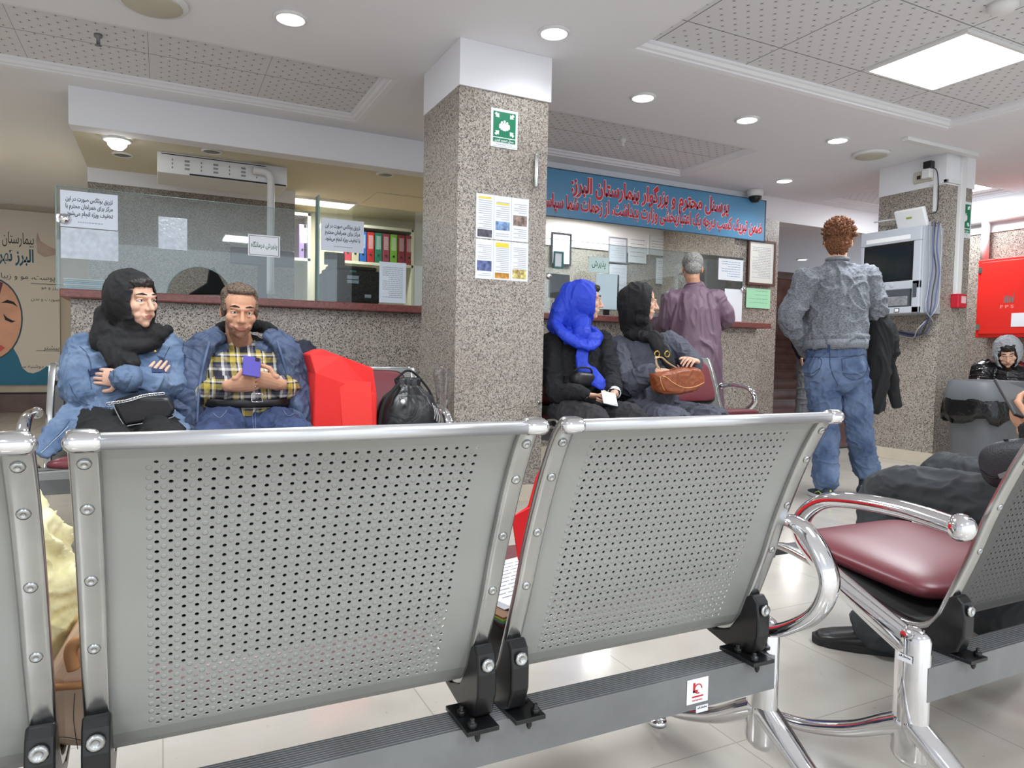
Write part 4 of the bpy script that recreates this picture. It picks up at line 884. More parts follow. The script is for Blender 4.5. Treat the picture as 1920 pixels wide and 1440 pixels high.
for px, l in (((1032, 512, 1068, 560), 'dark monitor behind the right glass beside the near column'), ((1122, 512, 1160, 582), 'monitor with pale screen back behind the right glass left of the black hijab')):
    a, c = P(px[0], px[1], Y=5.9), P(px[2], px[3], Y=5.9); t = thing('monitor', l, 'monitor', ((a.x+c.x)/2, 5.92, .75))
    MB().bx(a.x, c.x, 5.9, 5.94, c.z, a.z).build('screen', m_black_plastic, t, bevel=.008); MB().bx((a.x+c.x)/2-.03, (a.x+c.x)/2+.03, 5.92, 5.95, .76, c.z).bx((a.x+c.x)/2-.1, (a.x+c.x)/2+.1, 5.88, 5.99, .75, .762).build('stand', m_black_plastic, t)
sheet('notice', 'pale blue blank sheet on the right glass left of the black hijab', 'notice', (1117, 514, 1157, 580), YG-.001, mat('pale_blue_paper', (198, 218, 226), .7))
t = thing('bookcase', 'white shelf unit filled with ring binders in the left office', 'shelf', (2.2, 7.95, 0))
YS = 7.75; xa, xb = P(644, 460, Y=YS).x, P(772, 460, Y=YS).x; zs = P(700, 492, Y=YS).z; zt = P(700, 428, Y=YS).z
b = MB().bx(xa, xb+.02, YS, YS+.32, zs-.03, zs).bx(xa, xb+.02, YS, YS+.32, zt, zt+.03).bx(xb, xb+.03, YS, YS+.32, .0, zt+.03).bx(xa-.03, xa, YS, YS+.32, 0, zt+.03).bx(xa, xb, YS+.3, YS+.32, 0, zt).bx(xa, xb, YS, YS+.32, .8, .83)
b.build('carcass', mat('white_laminate', (228, 224, 206), .5), t)
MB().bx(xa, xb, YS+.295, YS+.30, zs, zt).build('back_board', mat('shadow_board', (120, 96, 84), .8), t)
def binder(x, w, h, z, y, col, label, group):
    t = thing('ring_binder', label, 'binder', (x+w/2, y, z), group)
    MB().bx(x, x+w, y, y+.27, z, z+h).build('cover', mat('binder_card', col, .5), t, bevel=.003)
    MB().bx(x+w*.18, x+w*.82, y-.001, y, z+h*.45, z+h*.9).build('spine_label', mat('label_paper', tuple(int(v*.4+130) for v in col), .7), t)
    b = MB().lathe([(w*.17, 0), (w*.17, .003), (w*.1, .004), (w*.1, .001), (.0005, .001)], (0, 0, 0), 12); R = Matrix.Rotation(pi/2, 3, 'X'); b.v = [R @ v+V((x+w/2, y, z+h*.25)) for v in b.v]; b.build('finger_ring', m_ink, t)
BC = [((190, 44, 60), 'crimson'), ((196, 184, 160), 'beige'), ((40, 100, 180), 'blue'), ((186, 40, 40), 'red'), ((34, 118, 92), 'dark green'), ((150, 58, 80), 'plum'), ((118, 176, 50), 'lime green'), ((140, 42, 52), 'maroon'), ((150, 48, 62), 'rose red')]
for i, (c, nme) in enumerate(BC):
    x0 = P(646+14.4*i, 470, Y=YS).x; x1 = P(646+14.4*i+13, 470, Y=YS).x
    binder(x0, x1-x0, (zt-zs)*.88, zs, YS+.01, c, nme+' ring binder in the row on the white office shelf'+(' under the Persian notice' if i < 2 else ''), 'ring binders on the office shelf')
t = thing('bookcase', 'narrow white shelf unit behind the glass end in the left office', 'shelf', (1.4, 7.9, 0))
xa2, xb2 = P(553, 460, Y=YS).x, P(577, 460, Y=YS).x
MB().bx(xa2-.02, xb2+.03, YS, YS+.32, zs-.04, zs-.01).bx(xa2-.02, xb2+.03, YS, YS+.32, zt+.06, zt+.09).bx(xb2+.0, xb2+.03, YS, YS+.32, 0, zt+.09).bx(xa2-.02, xb2, YS+.3, YS+.32, 0, zt+.09).build('carcass', mat('white_laminate', (228, 224, 206), .5), t)
binder(P(561, 460, Y=YS).x, .07, (zt-zs)*.95, zs-.01, YS+.01, (150, 124, 176), 'purple ring binder on the narrow office shelf at the glass end', 'ring binders on the office shelf')
binder(P(570, 460, Y=YS).x, .045, (zt-zs)*.95, zs-.01, YS+.01, (76, 70, 92), 'dark slim binder beside the purple one on the narrow shelf', 'ring binders on the office shelf')
t = thing('sheet_pile', 'pale stack of forms on the left counter end behind the glass', 'papers', (-.4, 5.5, LZ))
b = MB()
for i in range(7): b.bx(-.57+.004*(i % 3), -.18, 5.4, 5.6, LZ+.0005+i*.012, LZ+.0095+i*.012, i % 3)
b.build('sheets', [m_paper, mat('blue_form', (170, 196, 226), .7), mat('green_form', (186, 214, 180), .7)], t)
# ================================================================ KIOSK, BOXES, BIN, CABINET
m_kiosk = mat('kiosk_grey', (176, 180, 188), .4, var=(3, .03)); m_kdark = mat('kiosk_dark', (70, 74, 80), .4); m_screen = mat('kiosk_screen', (24, 32, 36), .12)
KX, KY0, KY1 = 5.66, 3.79, 4.36; KZ1, KZ0 = 2.03, 1.30
t = thing('kiosk', 'grey wall-mounted self-service kiosk on the far granite column', 'kiosk', (5.8, 4.07, KZ0))
y = lambda f: KY1+(KY0-KY1)*f; z = lambda f: KZ1+(KZ0-KZ1)*f
b = MB()
def fr(y0, y1, z0, z1, d=0, th=.03, mi=0): b.bx(KX+d, KX+d+th, min(y0, y1), max(y0, y1), min(z0, z1), max(z0, z1), mi)
fr(y(0), y(1), z(0), z(.17)); fr(y(0), y(.06), z(.17), z(1)); fr(y(.88), y(1), z(.17), z(1)); fr(y(0), y(1), z(.62), z(.72)); fr(y(0), y(1), z(.92), z(1))
b.bx(KX+.03, 5.95, KY0, KY1, KZ0, KZ1)
b.build('casing', m_kiosk, t, bevel=.008)
MB().bx(KX-.002, KX+.003, y(.83), y(.1), z(.14), z(.09)).build('name_strip', m_ring, t)
MB().bx(KX+.006, KX+.03, y(.88), y(.06), z(.62), z(.17)).build('screen_bezel', m_black_plastic, t)
MB().bx(KX+.004, KX+.008, y(.85), y(.09), z(.60), z(.2)).build('screen', m_screen, t)
b = MB().prism([(0, 0), (.055, -.02), (.055, -.14), (0, -.15)], (KX+.002, y(.85), z(.72)), (1, 0, 0), (0, 0, 1), (0, y(.1)-y(.85), 0)); b.build('slot_recess', m_kdark, t)
b = MB().bx(KX-.004, KX+.02, y(.82), y(.5), z(.91), z(.8)); b.build('keypad', mat('keypad_metal', (150, 152, 156), .4, .5, var=(60, .3)), t, bevel=.004)
MB().bx(KX-.004, KX+.02, y(.46), y(.2), z(.91), z(.84)).build('receipt_slot', m_ring, t, bevel=.003)
MB().bx(KX-.003, KX+.0, y(.96), y(.9), z(.82), z(.66)).build('card_slot', m_kdark, t)
b = MB(); b.bx(KX-.0025, KX, y(.7), y(.62), z(.985), z(.94)); b.build('symbol_plate', m_ink, t); MB().bx(KX-.003, KX-.0024, y(.69), y(.63), z(.978), z(.945)).build('symbol_white', m_ring, t)
b = MB().ell((KX-.001, y(.42), z(.67)), (.004, .018, .018)); b.build('sensor', m_black_plastic, t); MB().ell((KX-.001, y(.56), z(.665)), (.004, .02, .02)).build('lens', m_kiosk, t)
# wires beside kiosk
t = thing('cable_bundle', 'bundle of grey and blue cables hanging beside the kiosk', 'cable', (5.9, 3.77, 1.2))
rnd = random.Random(3)
for i, (nm, c) in enumerate((('grey', (150, 152, 164)), ('blue_grey', (96, 104, 140)), ('dark', (60, 60, 66)), ('blue', (88, 98, 150)), ('light', (176, 176, 178)))):
    xx = 5.74+.035*i
    pts = [(xx, 3.775-.006*(i % 2), 2.06), (xx+rnd.uniform(-.02, .03), 3.77, 1.85), (xx+rnd.uniform(-.03, .03), 3.765, 1.66), (xx+rnd.uniform(-.02, .04), 3.77, 1.48), (xx-.02, 3.77, 1.33), (5.85-.02*i, 3.78+.02*i, 1.22-.012*i), (5.93, 3.9+.03*i, 1.14-.01*i), (5.94, 4.1+.04*i, 1.16)]
    MB().tube(spline(pts, 5), .005, 6).build('cable', mat(nm+'_cable', c, .5), t)
t = thing('router', 'white slanted router with a slim antenna on top of the kiosk', 'router', (5.8, 4.0, 2.04))
R = Matrix.Rotation(radians(-24), 3, 'Y'); b = MB().bx(-.02, .02, -.135, .135, 0, .17, 0, R, (5.80, 3.96, 2.04)); b.build('body', m_ring, t, bevel=.012)
MB().bx(-.023, -.02, -.02, .03, .09, .105, 0, R, (5.80, 3.96, 2.04)).build('badge', mat('olive_badge', (150, 170, 60), .5), t)
MB().cap((5.86, 4.09, 2.15), (5.86, 4.38, 2.16), .008).build('antenna', m_ring, t)
t = thing('socket_box', 'double socket with white plug and black adapter on the column head', 'socket', (5.93, 4.0, 2.42))
a = P(1738, 330, X=5.93); MB().bx(5.925, 5.95, a.y-.05, a.y+.12, a.z-.045, a.z+.05).build('socket_plate', m_old, t, bevel=.003)
MB().bx(5.87, 5.925, a.y-.06, a.y+.01, a.z-.03, a.z+.05).build('plug', m_ring, t, bevel=.006); MB().bx(5.86, 5.92, a.y-.075, a.y-.005, a.z+.05, a.z+.11).build('adapter', m_black_plastic, t, bevel=.006)
MB().bx(5.92, 5.9255, a.y+.055, a.y+.085, a.z-.015, a.z+.015).build('socket_hole', m_ink, t); MB().tube(spline([(5.9, a.y-.05, a.z+.06), (5.92, a.y-.1, a.z), (5.94, a.y-.1, 2.2), (5.85, a.y-.1, 2.15)], 5), .004, 6).build('cord', m_ink, t)
t = thing('cable_duct', 'white vertical trunking down the kiosk column to the red call point', 'cable trunking', (6.07, 3.79, 1.5))
a = P(1808, 300, Y=3.775); c = P(1796, 546, Y=3.775); xm = (a.x+c.x)/2; MB().bx(xm-.035, xm+.035, 3.765, 3.80, 1.47, RZ).build('cover_strip', m_ring, t, bevel=.004)
MB().bx(5.93, xm, 3.768, 3.80, 2.41, 2.435).bx(5.93, 5.95, 3.768, 3.92, 2.41, 2.435).build('branch_strip', m_ring, t, bevel=.003); MB().bx(5.93, 5.95, 3.86, 3.885, 2.18, 2.41).build('branch_drop', m_ring, t)
t = thing('fire_call_point', 'red fire call point at the foot of the white trunking', 'call point', (xm, 3.75, 1.36))
MB().bx(xm-.06, xm+.06, 3.73, 3.80, 1.36, 1.48).build('housing', mat('call_point_red', (196, 34, 52), .4), t, bevel=.008); MB().bx(xm-.02, xm+.04, 3.727, 3.731, 1.40, 1.46).build('break_glass', mat('call_point_label', (230, 190, 190), .5), t)
# fire cabinet
CX = 7.80; t = thing('fire_cabinet', 'bright red fire hose cabinet on the right wall above the hooded person', 'cabinet', (7.9, 4.1, 1.15))
a = P(1835, 490, X=CX); y1 = a.y; z1 = 1.98; z0 = P(1832, 633, X=CX).z; y0 = y1-1.0
m_fred = mat('fire_cabinet_red', (226, 38, 30), .4, var=(2, .04))
MB().bx(CX, 7.98, y0, y1, z0, z1).build('box', m_fred, t, bevel=.006)
d = MB().bx(CX-.012, CX, y0+.03, y1-.035, z0+.035, z1-.03).build('door', m_fred, t, bevel=.004)
for zz in (z0+.11, z1-.11): MB().bx(CX-.014, CX-.004, y1-.05, y1-.01, zz-.03, zz+.03).build('hinge', m_chrome_worn, d)
a = P(1896, 600, X=CX-.013); MB().bx(CX-.0145, CX-.012, a.y-.25, a.y-.0, a.z-.07, a.z+.07).build('white_label', m_paper, d)
a = P(1889, 562, X=CX-.013); b = MB(); g = MB()
for i in range(6): b.bx(CX-.0135, CX-.012, a.y+.035-.016*i-.01, a.y+.035-.016*i, a.z-.03, a.z+.035+.01*math.sin(i))
b.bx(CX-.0135, CX-.012, a.y-.06, a.y-.056, a.z-.02, a.z+.075); b.build('emblem', m_steel, d)
text('F P S', (CX-.012, a.y+.005, a.z-.085), .045, (0, -1, 0), mat('faded_letter', (230, 150, 140), .5), d, width=.13, bold=.02)
# waste bin
bc = V((5.86, 3.33, 0)); t = thing('waste_bin', 'big grey waste bin with a black liner beside the kiosk column', 'bin', bc)
m_bin = mat('grey_plastic_bin', (92, 95, 99), .5, var=(2, .05)); n = 40
def sq(r, zz, e=.62): return [bc+V((r*math.copysign(abs(cos(a))**e, cos(a)), r*.8*math.copysign(abs(sin(a))**e, sin(a)), zz)) for a in [2*pi*j/n+.0 for j in range(n)]]
MB().rings([sq(.22, 0), sq(.225, .02), sq(.265, .6), sq(.275, .62)]).build('body', m_bin, t)
b = MB().rings([sq(.292, .60), sq(.295, .63), sq(.27, .74), sq(.255, .755), sq(.2, .75), sq(.19, .70)], 0, False); b.build('lid_ring', m_bin, t)
rs = [[p+V((.012*sin(j*1.7)*k, .012*cos(j*2.3)*k, .025*sin(j*.9)*k)) for j, p in enumerate(sq(r, zz))] for r, zz, k in ((.288, .635, .1), (.296, .58, .5), (.30, .5, .9), (.292, .44, 1.2), (.285, .45, 1.2), (.28, .5, .5), (.28, .6, .2))]
MB().rings(rs, 0, False).build('liner', m_blackshiny, t)
# ================================================================ PEOPLE
def D(x, y, t): return CP+(rt*((x-960)/FPX)-up*((y-720)/FPX)+fw)*t
def orient(yaw, pitch=0, roll=0):
    return Matrix.Rotation(radians(yaw), 3, 'Z') @ Matrix.Rotation(radians(pitch), 3, 'X') @ Matrix.Rotation(radians(roll), 3, 'Y')
m_lip = mat('lips', (184, 118, 104), .5); m_eye = mat('eye_white', (226, 222, 216), .25); m_iris = mat('iris', (44, 30, 24), .2); m_brow = mat('brow_hair', (34, 26, 22), .8)
SKIN = {k: mat('skin_'+k, c, .6, spec=.3, var=(18, .07), bump=(220, .06)) for k, c in (('light', (222, 176, 152)), ('tan', (196, 146, 118)), ('fair', (230, 186, 162)))}
def head(c, R, s=1.0, stubble=None, nb=None):
    """face and skull as one skin; returns MB with slots skin, lips, eye, iris, brow"""
    c = V(c); q = lambda x, y, z: c+R @ V((x, y, z))*s
    b = MB()
    b.ell(q(0, -.014, .034), (.074*s, .096*s, .084*s), R, 20, 14).ell(q(0, .028, -.03), (.061*s, .064*s, .086*s), R, 18, 12)
    b.ell(q(0, .042, -.072), (.046*s, .046*s, .038*s), R).ell(q(0, .070, -.097), .019*s)
    b.tube([q(-.04, .072, .026), q(-.018, .087, .022), q(0, .088, .02), q(.018, .087, .022), q(.04, .072, .026)], .0125*s, 10, round_=True)
    b.tube([q(0, .089, .016), q(0, .1, -.008), q(0, .113, -.03)], [.0075*s, .0095*s, .0125*s], 10, round_=True)
    for k in (-1, 1):
        b.ell(q(.012*k, .099, -.034), .0088*s).ell(q(.041*k, .058, -.022), .025*s).ell(q(.033*k, .062, -.06), .018*s)
        b.ell(q(.076*k, -.006, -.006), (.010*s, .019*s, .031*s), R @ Matrix.Rotation(radians(12*k), 3, 'Z'), 12, 8)
        b.tube([q(.017*k, .084, -.004), q(.031*k, .083, -.011), q(.046*k, .073, -.006)], .0052*s, 8, round_=True)
    b.tube([q(-.022, .085, -.062), q(-.008, .094, -.0585), q(0, .093, -.060), q(.008, .094, -.0585), q(.022, .085, -.062)], .0062*s, 8, round_=True)
    b.tube([q(-.018, .085, -.069), q(0, .092, -.0715), q(.018, .085, -.069)], .0072*s, 8, round_=True)
    if nb is not None: b.tube([q(0, -.03, -.03), q(0, -.028, -.09), V(nb)], [.056*s, .053*s, .06*s], 16)
    h = fuse(b, .0032*s, 7)
    for i, f in enumerate(h.f):
        m = sum((h.v[j] for j in f), V())/len(f); l = R.transposed() @ (m-c)/s
        if l.y > .08 and -.075 < l.z < -.0565 and abs(l.x) < .021-abs(l.z+.0655)*1.3: h.mi[i] = 1
        elif stubble and l.z < -.074+.5*abs(l.x) and l.z < -.04 and l.y > .0: h.mi[i] = 5
    for k in (-1, 1):
        h.ell(q(.0315*k, .0735, .005), .0125*s, None, 14, 10, 2).ell(q(.0315*k, .0822, .0045), (.0058*s, .0046*s, .0058*s), R, 12, 8, 3)
        h.tube([q(.017*k, .0835, .0075), q(.031*k, .0868, .0135), q(.046*k, .0765, .0075)], .0035*s, 8, 0, round_=True)
        h.tube([q(.015*k, .0935, .029), q(.032*k, .0915, .035), q(.051*k, .0755, .03)], [.004*s, .0042*s, .002*s], 8, 4, round_=True)
    return h
def hand(w, d, n, thumb=1, curl=(.3, .35, .4, .45), s=1.0, tc=.3, arm=None, spread=.0):
    """palm, four unequal fingers with knuckles, thumb from the side of the palm; d = towards fingers, n = palm faces"""
    w, d = V(w), V(d).normalized(); n = V(n); n = (n-d*n.dot(d)).normalized(); sd = d.cross(n)*thumb
    b = MB(); b.tube([w-d*.02, w+d*.03*s, w+d*.07*s, w+d*.088*s], [(.026*s, .019*s), (.036*s, .0165*s), (.041*s, .0145*s), (.038*s, .0115*s)], 14, side=sd, round_=True)
    b.ell(w+d*.035*s+sd*.024*s+n*.009*s, (.017*s, .017*s, .017*s))
    for k, L_ in enumerate((.072, .080, .074, .058)):
        p = w+d*(.088-.004*abs(k-1))*s+sd*(.0305-.0206*k)*s; dr = (d+sd*(spread*(1.5-k))).normalized(); cu = curl[k]; pts = [p-dr*.012*s]
        for j, f in enumerate((.46, .30, .24)):
            a = cu*(.9, 1.25, .8)[j]; dr = (dr*cos(a)+n*sin(a)).normalized(); pts.append(p); p = p+dr*(L_*f*s)
        pts.append(p); b.tube(pts, [.0084*s, .0086*s, .0078*s, .0072*s, .006*s], 10, side=sd, round_=True)
    p = w+d*.028*s+sd*.030*s; q1 = p+(d*.62+sd*.62+n*.42*tc).normalized()*.040*s; q2 = q1+(d*.9+sd*(.35-.5*tc)+n*(.7*tc)).normalized()*.032*s; q3 = q2+(d*.95+sd*(.1-.6*tc)+n*(.6*tc)).normalized()*.024*s
    b.tube([p-d*.01, p, q1, q2, q3], [.014*s, .013*s, .0112*s, .0096*s, .0072*s], 10, round_=True)
    if arm is not None: b.tube([w-d*.01, (V(arm)+w)/2, V(arm)], [(.025*s, .019*s), (.032*s, .029*s), .040*s], 14, side=sd, round_=True)
    return fuse(b, .0024*s, 2)
def torso(b, pel, chest, nb, side, ws=(.165, .150, .175, .165, .07), dp=(.125, .115, .12, .095, .06), add=0.0, n=22):
    pel, chest, nb = V(pel), V(chest), V(nb); up_ = (nb-chest).normalized()
    pts = [pel-V((0, 0, .05)), pel, pel.lerp(chest, .5), chest, chest.lerp(nb, .62), nb]
    rr = [(ws[0]*.85, dp[0]*.9), (ws[0], dp[0]), (ws[1], dp[1]), (ws[2], dp[2]), (ws[3], dp[3]), (ws[4], dp[4])]
    b.tube(spline(pts, 4), interp([(x+add, y+add) for x, y in rr], 21), n, side=side, round_=True); return b
def limb(b, pts, rs, k=5, side=None, n=14): b.tube(spline(pts, k), interp(rs, k*(len(pts)-1)+1), n, side=side, round_=True); return b
def shoulders(b, nb, ss, r=.062, rn=.07):
    for s_ in ss: b.tube([V(nb)-V((0, 0, .03)), V(nb).lerp(V(s_), .6)-V((0, 0, .012)), V(s_)], [rn, r*.92, r], 14, round_=True)
    return b
def shoe(b, ank, toe, mi=0, w=.046, L=.265):
    a = V((ank[0], ank[1], 0)); d = V((toe[0]-ank[0], toe[1]-ank[1], 0)).normalized(); s_ = V((-d.y, d.x, 0)); z0 = V((0, 0, V(ank).z-.085))
    f = [(-.07, .034, .012, .07), (-.04, .036, .010, .085), (.02, .040, .008, .082), (.08, .047, .008, .060), (.14, .046, .010, .046), (.178, .034, .014, .036), (.192, .012, .018, .028)]
    rs = [[a+z0+d*x+s_*(w_*w/.046*cos(t))+V((0, 0, lo+(hi-lo)*(.5+.5*math.copysign(abs(sin(t))**.7, sin(t))))) for t in [2*pi*j/18 for j in range(18)]] for x, w_, lo, hi in f]
    b.rings(rs, mi)
    b.tube([a+z0+V((0, 0, .05)), a+z0+V((0, 0, .11))], .042, 14, mi); return b
def sole(b, ank, toe, mi=0):
    a = V((ank[0], ank[1], 0)); d = V((toe[0]-ank[0], toe[1]-ank[1], 0)).normalized(); s_ = V((-d.y, d.x, 0)); z0 = V((0, 0, V(ank).z-.085)); out = []
    for x, w_ in ((-.078, .018), (-.065, .034), (0, .041), (.08, .050), (.15, .047), (.185, .034), (.2, .012)): out.append((x, w_))
    poly = out+[(x, -w_) for x, w_ in reversed(out)]; b.prism(poly, a+z0, d, s_, (0, 0, .026), mi); return b
def hood_shell(c, R, s=1.0, rings=None, th=.007):
    c = V(c); rings = rings or [(.060, -.012, .064, .106), (.045, -.006, .080, .116), (.01, .004, .093, .124), (-.04, .008, .098, .124), (-.09, .004, .086, .110), (-.122, -.004, .052, .074), (-.134, -.004, .012, .02)]
    n = 28; f = lambda y, z, rx, rz: [c+R @ V((rx*cos(a), y, z+rz*sin(a)))*s for a in [2*pi*j/n for j in range(n)]]
    o = [f(*r) for r in rings]; i = [f(r[0]+(th*.6 if k > 3 else 0), r[1], max(r[2]-th, .004), max(r[3]-th, .006)) for k, r in enumerate(rings)]
    return MB().rings(o+list(reversed(i)), 0, False, True)
def person(label, base): return thing('person', label, 'person', base)
def mk_body(par, sk, hd, parts, hands, stub=None):
    b = fuse(parts, .009, 6); b.add(hd)
    for h in hands: b.add(h)
    return b.build('body', [SKIN[sk], m_lip, m_eye, m_iris, m_brow, stub or SKIN[sk]], par, fix=False)
def seated_legs(b, hips, knees, anks, rs=(.085, .078, .062, .05, .045)):
    for h, k, a in zip(hips, knees, anks): limb(b, [h, V(h).lerp(V(k), .5), k, V(k).lerp(V(a), .5), a], list(rs))
    return b
def stitch(pts, par, m, r=.0012, name='stitching'): return MB().tube(spline(pts, 5), r, 5).build(name, m, par)
def hair_cap(c, R, parts, s, m, par, disp=(60, .006), vox=.004):
    b = MB()
    for p, r in parts: b.ell(V(c)+R @ V(p)*s, tuple(x*s for x in r), R, 18, 12)
    return fuse(b, vox, 3, disp).build('hair', m, par)
m_hair_dark = mat('dark_hair', (36, 30, 28), .5, bump=(90, .6)); m_grey_hair = knit_mat('grey_hair', (84, 82, 80), (168, 166, 162), 120, .3); m_red_hair = knit_mat('auburn_hair', (78, 48, 34), (140, 92, 62), 90, .5)
m_denim_l = denim_mat('light_denim', (84, 106, 138), (128, 148, 176)); m_denim = denim_mat('blue_denim', (38, 50, 84), (64, 82, 122)); m_denim_f = denim_mat('faded_denim', (66, 84, 118), (112, 130, 162))
m_thread = mat('pale_thread', (176, 186, 204), .8); m_gold = mat('brass', (200, 168, 96), .3, 1); m_plaid = plaid_mat()
SEAT = .44
# ---------------------------------------------------------------- woman in denim
def woman_denim():
    t = person('seated woman in light denim jacket and black headscarf, arms crossed, looking sideways', P(240, 800, Y=3.4)*1); t.location.z = 0
    hc = P(252, 562, Y=3.47); R = orient(-140, -6, 4); nb = P(238, 648, Y=3.56); ch = P(236, 702, Y=3.55); pel = P(236, 792, Y=3.44)
    sl, sr = P(158, 655, Y=3.58), P(313, 652, Y=3.57); el, er = P(150, 738, Y=3.47), P(326, 722, Y=3.45)
    wl, wr = P(268, 728, Y=3.37), P(232, 709, Y=3.32); hips = [P(190, 800, Y=3.42), P(285, 800, Y=3.42)]; kn = [P(208, 868, Y=2.98), P(326, 862, Y=2.98)]; an = [V((k.x, 2.98, .09)) for k in kn]
    b = MB(); torso(b, pel, ch, nb-V((0, 0, .03)), (1, 0, 0), add=-.03); shoulders(b, nb-V((0, 0, .03)), (sl, sr), .038, .04); limb(b, [sl, el, wl], [.045, .04, .03]); limb(b, [sr, er, wr], [.045, .04, .03]); seated_legs(b, hips, kn, an, (.075, .065, .05, .045, .04))
    hd = head(hc, R, .97, nb=nb); h2 = hand(wr, V((-.85, .5, .05)), V((.4, 1, -.1)), 1, (.2, .25, .25, .3), .92); h1 = hand(wl, V((.55, .12, .8)), V((0, 1, -.1)), -1, (.2, .2, .25, .3), .92)
    mk_body(t, 'light', hd, b, [h1, h2])
    b = MB(); torso(b, pel, ch, nb-V((0, 0, .02)), (1, 0, 0), add=.018); shoulders(b, nb-V((0, 0, .02)), (sl, sr), .07)
    limb(b, [sl, sl.lerp(el, .5)+V((-.012, 0, 0)), el, el.lerp(wl, .5), wl], [.072, .07, .066, .058, .05]); limb(b, [sr, sr.lerp(er, .5)+V((.012, 0, 0)), er, er.lerp(wr, .5), wr], [.072, .068, .064, .058, .05])
    tail = [P(150, 770, Y=3.42), P(110, 815, Y=3.3), P(75, 850, Y=3.2)]; b.tube(spline(tail, 5), [(.07, .02), (.06, .016), (.04, .012)], 14, side=(.6, -.5, -.5), round_=True)
    b.tube([P(320, 770, Y=3.43), P(345, 815, Y=3.25)], [(.04, .018), (.03, .012)], 12, side=(1, 0, 0), round_=True)
    jb = fuse(b, .006, 4, (15, .011, (1, 1, .8))); at = caster(jb); jk = jb.build('denim_jacket', m_denim_l, t)
    m_seam = mat('denim_seam', (58, 74, 104), .9)
    patch(at, [(166, 693), (207, 686), (209, 697), (168, 706)], m_denim, jk, 'pocket_flap'); patch(at, [(284, 690), (312, 690), (312, 699), (285, 699)], m_denim, jk, 'pocket_flap')
    for pts in ([(150, 650), (166, 668), (172, 692)], [(168, 706), (172, 730)], [(130, 720), (150, 752), (190, 764), (240, 762)], [(318, 650), (308, 672)], [(130, 790), (110, 815), (80, 845)], [(212, 690), (214, 706)]): seam(at, pts, .0013, m_seam, jk)
    seam(at, [(128, 800), (106, 822), (76, 850)], .0016, m_thread, jk, 'hem')
    b = MB().tube([wr.lerp(er, .0), wr.lerp(er, .2)], .058, 18); b.build('cuff', m_denim_l, jk)
    MB().ell(P(213, 672, Y=3.42), (.006, .004, .006)).build('button', m_gold, jk); MB().ell(P(291, 659, Y=3.42), (.006, .004, .006)).build('button', m_gold, jk)
    b = MB(); seated_legs(b, hips, kn, an, (.105, .095, .085, .08, .085)); b.ell(P(238, 800, Y=3.38), (.17, .13, .09)); b.bx(-.0, .0, 0, 0, 0, 0) if False else None
    fuse(b, .008, 5, (12, .012)).build('black_skirt', m_black, t)
    b = hood_shell(hc, R, 1.0); b2 = MB().add(b)
    b2.tube(spline([nb+V((-.085, .02, .05)), nb+V((-.06, -.085, .015)), nb+V((.03, -.115, .0)), nb+V((.10, -.05, .03)), nb+V((.085, .05, .06)), nb+V((-.02, .08, .075))], 5, True), (.045, .038), 14, closed=True)
    b2.tube(spline([nb+V((-.08, -.05, .08)), nb+V((-.03, -.10, .04)), nb+V((.06, -.1, .045)), nb+V((.11, -.04, .07))], 5), .035, 12, round_=True)
    b2.tube(spline([P(195, 640, Y=3.44), P(225, 668, Y=3.42), P(245, 690, Y=3.41)], 4), [(.04, .02), (.06, .022), (.05, .018)], 12, side=(1, 0, 0), round_=True)
    b2.tube(spline([P(285, 626, Y=3.47), P(306, 622, Y=3.5), P(320, 618, Y=3.55)], 4), [(.03, .016), (.028, .014), (.02, .01)], 12, side=(0, .3, 1), round_=True).ell(hc+R @ V((0, .0, -.115)), (.07, .07, .05)).ell(hc+R @ V((-.04, -.03, -.09)), (.07, .07, .07)); b2.tube([hc+R @ V((0, -.06, -.02)), nb+V((0, .03, .05))], [.085, .09], 16)
    b2.tube([P(196, 590, Y=3.54), P(190, 640, Y=3.52)], .045, 14, round_=True)
    fuse(b2, .005, 6, (15, .008, (1, 1, .4))).build('headscarf', mat('black_scarf_cloth', (24, 23, 24), .8, folds=(16, .6)), t)
    hair_cap(hc, R, [((0, .045, .075), (.055, .036, .028))], 1, m_hair_dark, t)
    for a in (an): pass
    [shoe(MB(), a, a+V((0, -.2, 0))).build('shoe', m_rubber, t) for a in an]
    # handbag lying on the lap
    g = thing('handbag', 'small black leather handbag with chain strap on the denim woman lap', 'bag', P(265, 785, Y=3.25))
    m = mat('black_leather', (34, 33, 36), .38, bump=(120, .25)); A = [P(x, y, Y=3.24) for x, y in ((212, 757), (250, 745), (318, 747), (329, 768), (320, 784), (245, 796), (232, 800))]
    MB().rings([[p for p in A], [p+V((0, .05, .012)) for p in A], [p+V((0, .085, .0)) for p in A]], 0, True, False, False).build('bag_body', m, g, bevel=.012, seg=3)
    MB().tube(spline([P(x, y, Y=3.232) for x, y in ((212, 760), (232, 796), (248, 797), (322, 783), (328, 768))], 5), .0022, 6).build('piping', mat('grey_piping', (150, 150, 154), .4), g)
    b = MB(); pts = spline([P(x, y, Y=3.235-.004*(i % 2)) for i, (x, y) in enumerate(((203, 757), (240, 751), (270, 742), (305, 738)))], 9)
    for i, p in enumerate(pts): b.tube([p+V((.007*cos(a), .003*sin(a)*(1 if i % 2 else -1), .005*sin(a))) for a in [2*pi*k/8 for k in range(8)]], .0018, 5, closed=True)
    b.build('chain_strap', m_chrome, g)
woman_denim()
